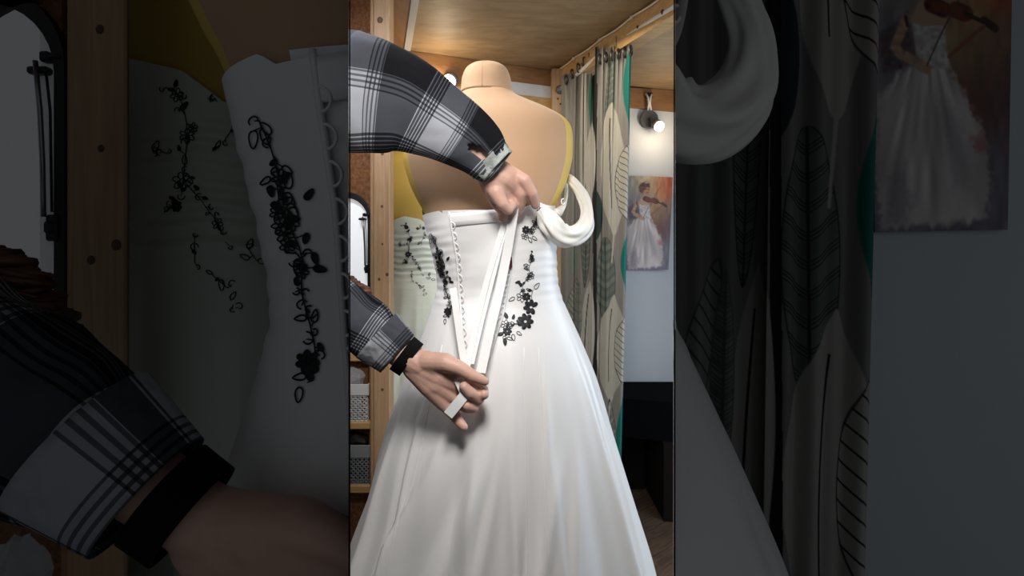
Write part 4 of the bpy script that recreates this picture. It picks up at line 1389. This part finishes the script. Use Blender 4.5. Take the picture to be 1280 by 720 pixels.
def hand_lower(ctx):
    D = .925 if ctx.z == 1 else .875
    A = []
    A.append(ch(ctx, (470, 418, D + .01, 21), (505, 443, D + .004, 19), (524, 455, D, 17.5)))
    # palm: fan from the wrist to the knuckles
    A.append(ch(ctx, (516, 448, D, 15), (545, 458, D - .002, 16), (571, 468, D, 11)))
    A.append(ch(ctx, (518, 455, D, 15), (548, 470, D, 16), (569, 481, D + .003, 10.5)))
    A.append(ch(ctx, (518, 460, D, 14), (545, 480, D, 15), (562, 493, D + .003, 10)))
    A.append(ch(ctx, (516, 461, D, 13), (538, 483, D, 14), (554, 504, D + .002, 9.5)))
    # thumb: leaves the side of the palm near the wrist
    A.append(ch(ctx, (532, 452, D - .008, 13), (556, 453, D - .018, 12), (574, 460, D - .024, 9.5), (591, 470, D - .026, 7.8), (606, 476.5, D - .022, 5.8)))
    # index, middle, ring, little
    A.append(ch(ctx, (572, 469, D + .002, 9.5), (590, 478, D + .006, 8.5), (603, 487, D - .006, 7.6), (605, 493, D - .016, 6.5)))
    A.append(ch(ctx, (570, 481, D + .003, 9.5), (592, 496, D + .008, 8), (598, 499, D - .010, 7.8), (588, 491, D - .024, 7.4), (580, 483, D - .026, 6.4)))
    A.append(ch(ctx, (563, 493, D + .003, 9), (584, 509, D + .006, 7.8), (592, 509, D - .008, 7.2), (584, 507, D - .018, 6.6)))
    A.append(ch(ctx, (555, 505, D + .002, 8.5), (567, 518, D + .002, 7.4), (574, 527, D - .003, 6.6), (580, 533.5, D - .008, 5.2)))
    return A


def hand_upper(ctx):
    D = .965
    A = []
    A.append(ch(ctx, (575, 178, .945, 19), (598, 198, .955, 17), (613, 212, D, 16)))
    A.append(ch(ctx, (608, 206, D, 15), (628, 214, D + .008, 13), (644, 221, D + .016, 10.5)))
    A.append(ch(ctx, (610, 212, D, 15), (628, 224, D + .006, 15), (641, 233, D + .016, 10.5)))
    A.append(ch(ctx, (610, 216, D, 15), (622, 232, D + .008, 15), (632, 245, D + .018, 10)))
    A.append(ch(ctx, (608, 218, D, 13), (616, 236, D + .012, 13), (622, 254, D + .022, 9.5)))
    A.append(ch(ctx, (645, 220, D + .014, 9.2), (656, 226, D + .008, 8.4), (665, 241, D + .014, 7.4), (669.5, 256, D + .03, 6)))
    A.append(ch(ctx, (642, 232, D + .016, 9), (651, 242, D + .018, 7.8), (651, 254, D + .03, 7), (648, 263, D + .04, 6)))
    A.append(ch(ctx, (632, 245, D + .018, 9), (640, 256, D + .022, 7.4), (640, 266, D + .034, 6.4), (638, 272, D + .045, 5.6)))
    A.append(ch(ctx, (622, 254, D + .022, 8.5), (629, 264, D + .03, 7), (628, 272, D + .04, 6)))
    A.append(ch(ctx, (620, 240, D - .002, 11), (628, 254, D - .004, 8.5), (635, 262, D + .004, 7), (641, 256, D + .008, 5.6)))
    return A


def sleeve(ctx, parent, ctrl, seg, n, flat, cutell=None, wob=None, uoff=(0, 0), name='shirt_sleeve', cut=True, scale=1.0):
    sp = spline([tuple(ctx.P(x, y, D)) + (r * D / F,) for x, y, D, r in ctrl], n)
    m = MB()
    m.tube([Vector(s[:3]) for s in sp], [s[3] for s in sp], seg, False, flat, up=(0, 1, 0), wob=wob)
    m.uv = [(u + uoff[0], v + uoff[1]) for u, v in m.uv]
    if cutell:
        ex, ey, ea, el, ew = cutell
        keep = []
        for f in m.F:
            c = sum((m.V[i] for i in f), Vector()) / len(f)
            px = 640 + F * c.x / c.y; py = HY - F * (c.z - CH) / c.y
            u = (px - ex) * math.cos(ea) + (py - ey) * math.sin(ea); v = -(px - ex) * math.sin(ea) + (py - ey) * math.cos(ea)
            if (u / el) ** 2 + (v / ew) ** 2 < 1 and c.y < sp[-1][1]: continue
            keep.append(f)
        m.F = keep
    if cut and ctx.z != 1: CURCUT[0] = ctx
    o = m.build(name, M['plaid'], parent, True, uv=True)
    CURCUT[0] = None
    so = o.modifiers.new('cloth', 'SOLIDIFY'); so.thickness = 0.0022; so.offset = -1
    return o


def wr(u, a):
    return 0.05 * math.sin(3 * a + 11 * u) + 0.035 * math.sin(17 * u - 2 * a) * u + 0.03 * math.sin(5 * a - 7 * u)


def curls(parent, roots, seed, n=60):
    """curly locks from points on the scalp to hanging ends"""
    rg = random.Random(seed); m = MB()
    for i in range(n):
        a, b, rr_ = roots(rg)
        pts = []; rad = []
        ph = rg.random() * 6; tw = rg.uniform(5, 9)
        for k in range(22):
            t_ = k / 21
            p = a.lerp(b, t_); p.z -= 0.0
            w = 0.012 * min(1, t_ * 3)
            p = p + Vector((w * math.cos(ph + tw * t_ * 3), w * math.sin(ph + tw * t_ * 3), 0.35 * w * math.sin(2 * ph + tw * t_ * 2)))
            pts.append(p); rad.append(rr_ * (1 - 0.75 * t_ ** 3))
        m.tube(pts, rad, 6)
    return tag(m.build('hair', M['hair'], parent), kind='stuff')


V3 = Vector
# the dressmaker at the lit gown: stands to the left, behind the dim bay's wall
S1, S2 = V3((-.50, .96, 1.45)), V3((-.54, 1.22, 1.40))
armU = [(S1, .055), (P0(470, 112, .90), .048), (P0(530, 142, .925), .040), (P0(575, 178, .945), .030)]
armL = [(S2, .055), (V3((-.42, 1.0, 1.24)), .045), (P0(440, 395, .93), .036), (P0(472, 420, .935), .030)]
HEAD = V3((-.50, 1.09, 1.60))
coreA = [[(V3((-.70, 1.12, .95)), .11), (V3((-.64, 1.10, 1.15)), .10), (V3((-.56, 1.09, 1.36)), .10)], [(S1, .06), (V3((-.55, 1.09, 1.43)), .06), (S2, .06)],
         [(V3((-.55, 1.09, 1.45)), .045), (V3((-.51, 1.09, 1.54)), .045)], [(HEAD, .078), (HEAD + V3((-.02, 0, .06)), .082)], [(HEAD + V3((.03, 0, -.03)), .05), (HEAD + V3((.035, 0, .0)), .055)],
         [(HEAD + V3((.075, 0, .03)), .010), (HEAD + V3((.088, 0, -.005)), .012)], [(HEAD + V3((.07, -.018, -.04)), .008), (HEAD + V3((.07, .018, -.04)), .008)]]
pa = person(CEN, 'person in plaid flannel shirt lacing the lit gown, ribbon in hand', hand_lower(CEN) + hand_upper(CEN) + [armU, armL], coreA, 0.0024, None, None, None, (-.72, 1.12, 0), None, None)
sleeve(CEN, pa, [(380, 105, .93, 60), (415, 110, .91, 72), (440, 117, .895, 73), (475, 122, .892, 66), (510, 131, .90, 57), (545, 151, .915, 48), (575, 170, .93, 41), (597, 186, .94, 34), (613, 201, .945, 27), (621, 208, .95, 23)],
       64, 70, 0.62, (597, 189, .62, 16, 6.5), wr, (0.035, -0.023))
sleeve(CEN, pa, [(385, 356, .945, 42), (412, 377, .935, 40), (440, 398, .93, 36.5), (460, 412, .929, 34), (475, 422, .928, 31)], 48, 34, 0.7, None, wr, (0.02, 0.067))
# turned-up cuff, frayed cuff and wristband
def cuff(ctx, parent, a, b, ra, rb, D, name, m, uvo=(0, 0), flat=.72, wob=None, n=10, seg=40):
    sp = spline([tuple(ctx.P(a[0], a[1], D)) + (ra * D / F,), tuple(ctx.P((a[0] + b[0]) / 2, (a[1] + b[1]) / 2, D)) + ((ra + rb) / 2 * D / F,), tuple(ctx.P(b[0], b[1], D)) + (rb * D / F,)], n)
    mb = MB(); mb.tube([Vector(s[:3]) for s in sp], [s[3] for s in sp], seg, False, flat, up=(0, 1, 0), wob=wob)
    mb.uv = [(u + uvo[0], v + uvo[1]) for u, v in mb.uv]
    if ctx.z != 1: CURCUT[0] = ctx
    o = mb.build(name, m, parent, True, uv=True); CURCUT[0] = None
    so = o.modifiers.new('cloth', 'SOLIDIFY'); so.thickness = 0.0025; so.offset = 1
    return o
cuff(CEN, pa, (471, 419), (497, 442), 37, 31, .928, 'shirt_cuff', M['plaid'], (0.0875, 0.097))
cuff(CEN, pa, (611, 199), (622, 209), 29, 26, .947, 'frayed_cuff', M['cuff'], (0, 0), .72, lambda u, a: .06 * math.sin(7 * a) + .05 * math.sin(13 * a + 5 * u))
tag(cuff(CEN, pa, (502.5, 441), (514.5, 450), 25, 24.3, .929, 'wristband', M['black_elastic'], (0, 0), .78), 'wide black elastic wristband')
# shirt trunk and trousers (out of the photograph's sight, behind the left wall)
def trunk(parent, chains, name, m, seg=36):
    mb = MB()
    for c in chains: mb.tube([p for p, r in c], [r for p, r in c], seg, True, 1.0)
    return mb.build(name, m, parent, True, uv=True)
trunk(pa, [[(V3((-.72, 1.12, .85)), .135), (V3((-.64, 1.10, 1.15)), .125), (V3((-.58, 1.09, 1.36)), .12), (V3((-.555, 1.09, 1.44)), .07)]], 'shirt', M['plaid'])
sleeve(CEN, pa, [(304, 181, .95, 46), (330, 140, .94, 58), (360, 115, .935, 62), (392, 107, .925, 66)], 40, 14, .8, None, None, (0.02, 0.0), 'upper_sleeve')
sleeve(CEN, pa, [(365, 245, 1.20, 50), (375, 290, 1.08, 48), (380, 330, .97, 47), (392, 357, .925, 46)], 40, 14, .8, None, None, (0.02, 0.0), 'upper_sleeve')
trunk(pa, [[(V3((-.72, 1.05, .90)), .10), (V3((-.74, 1.02, .5)), .075), (V3((-.76, 1.02, .03)), .06)], [(V3((-.72, 1.19, .90)), .10), (V3((-.76, 1.22, .5)), .075), (V3((-.80, 1.24, .03)), .06)]], 'trousers', M['denim'])
def rootsA(rg):
    a = HEAD + V3((rg.uniform(-.09, .05), rg.uniform(-.08, .08), rg.uniform(.03, .13)))
    if rg.random() < .5:
        q = P0(rg.uniform(425, 466), rg.uniform(355, 375), rg.uniform(.95, .99)); q.z += 0.0
        q.z -= 0.03 * (q.x + .33) / .06
    else:
        q = V3((rg.uniform(-.62, -.40), 1.09 + rg.uniform(-.09, .09), rg.uniform(1.2, 1.32)))
    return a, q, rg.uniform(.005, .009)
def rootsA2(rg):
    x = rg.uniform(424, 467)
    top = 343 + max(0, x - 446) * 0.85 + rg.uniform(0, 5)
    a = P0(x - rg.uniform(18, 40), top - rg.uniform(2, 8), 1.02)
    return a, P0(x, top + 16 + rg.uniform(-4, 10), rg.uniform(.955, .985)), rg.uniform(.004, .007)
def rootsMix(rg):
    if rg.random() < .45: return rootsA2(rg)
    a = HEAD + V3((rg.uniform(-.09, .05), rg.uniform(-.08, .08), rg.uniform(.03, .13)))
    return a, V3((rg.uniform(-.62, -.43), 1.07 + rg.uniform(-.09, .09), rg.uniform(1.18, 1.3))), rg.uniform(.006, .010)
curls(pa, rootsMix, 4, 130)

# the person in the dark left bay: only the forearm and hand reach into the picture
base2 = V3((-.72, .16, 0))
S3 = V3((-.60, .17, 1.42)); S4 = V3((-.74, -.06, 1.42)); H2 = V3((-.70, .10, 1.64))
armB = [(S3, .052), (V3((-.46, .25, 1.33)), .044), (LEF.P(440, 402, .90), .030), (LEF.P(472, 421, .89), .023)]
armB2 = [(S4, .052), (V3((-.84, -.12, 1.14)), .042), (V3((-.74, -.02, .92)), .030), (V3((-.72, .03, .84)), .028)]
coreB = [[(V3((-.74, .08, .95)), .11), (V3((-.72, .07, 1.15)), .10), (V3((-.69, .06, 1.34)), .10)], [(S3, .06), (V3((-.68, .06, 1.43)), .06), (S4, .06)],
         [(V3((-.68, .06, 1.45)), .045), (V3((-.69, .09, 1.56)), .045)], [(H2, .078), (H2 + V3((-.01, -.01, .06)), .082)], [(H2 + V3((.02, .03, -.03)), .05), (H2 + V3((.02, .035, 0)), .055)]]
pb = person(LEF, 'person reaching into the dark left bay, plaid sleeve, black wristband and dim hand', hand_lower(LEF) + [armB, armB2], coreB, 0.0028, None, None, None, base2, None, None)
sleeve(LEF, pb, [(396, 374, .93, 33), (418, 389, .915, 34), (440, 402, .90, 34), (460, 415, .893, 31.5), (478, 427, .885, 29)], 48, 34, 0.7, None, wr, (0.074, 0.067))
cuff(LEF, pb, (470, 420), (497, 442), 34, 28, .882, 'shirt_cuff', M['plaid'], (0.10, 0.097))
tag(cuff(LEF, pb, (502.5, 441), (514.5, 450), 22.5, 22, .88, 'wristband', M['black_elastic'], (0, 0), .78), 'wide black elastic wristband')
trunk(pb, [[(V3((-.74, .08, .85)), .135), (V3((-.72, .07, 1.15)), .125), (V3((-.69, .06, 1.36)), .12), (V3((-.68, .06, 1.44)), .07)],
           [(S3, .07), (V3((-.46, .25, 1.33)), .06), (V3((-.36, .27, 1.29)), .05)], [(S4, .07), (V3((-.84, -.12, 1.14)), .055), (V3((-.75, -.03, .94)), .045)]], 'shirt', M['plaid'])
trunk(pb, [[(V3((-.74, .02, .90)), .10), (V3((-.75, .0, .5)), .075), (V3((-.75, .0, .03)), .06)], [(V3((-.74, .16, .90)), .10), (V3((-.76, .18, .5)), .075), (V3((-.76, .2, .03)), .06)]], 'trousers', M['denim'])
def rootsB(rg):
    if rg.random() < .6:
        x = rg.uniform(420, 464)
        top = 340 + max(0, x - 446) * 0.95 + rg.uniform(0, 5)
        return LEF.P(x - rg.uniform(16, 30), top - rg.uniform(-3, 3), 1.06), LEF.P(x, top + 16 + rg.uniform(-4, 10), rg.uniform(.99, 1.05)), rg.uniform(.003, .006)
    a = H2 + V3((rg.uniform(-.08, .06), rg.uniform(-.08, .06), rg.uniform(.03, .13)))
    return a, V3((rg.uniform(-.80, -.60), rg.uniform(-.04, .16), rg.uniform(1.3, 1.42))), rg.uniform(.006, .010)
curls(pb, rootsB, 6, 130)

settle()
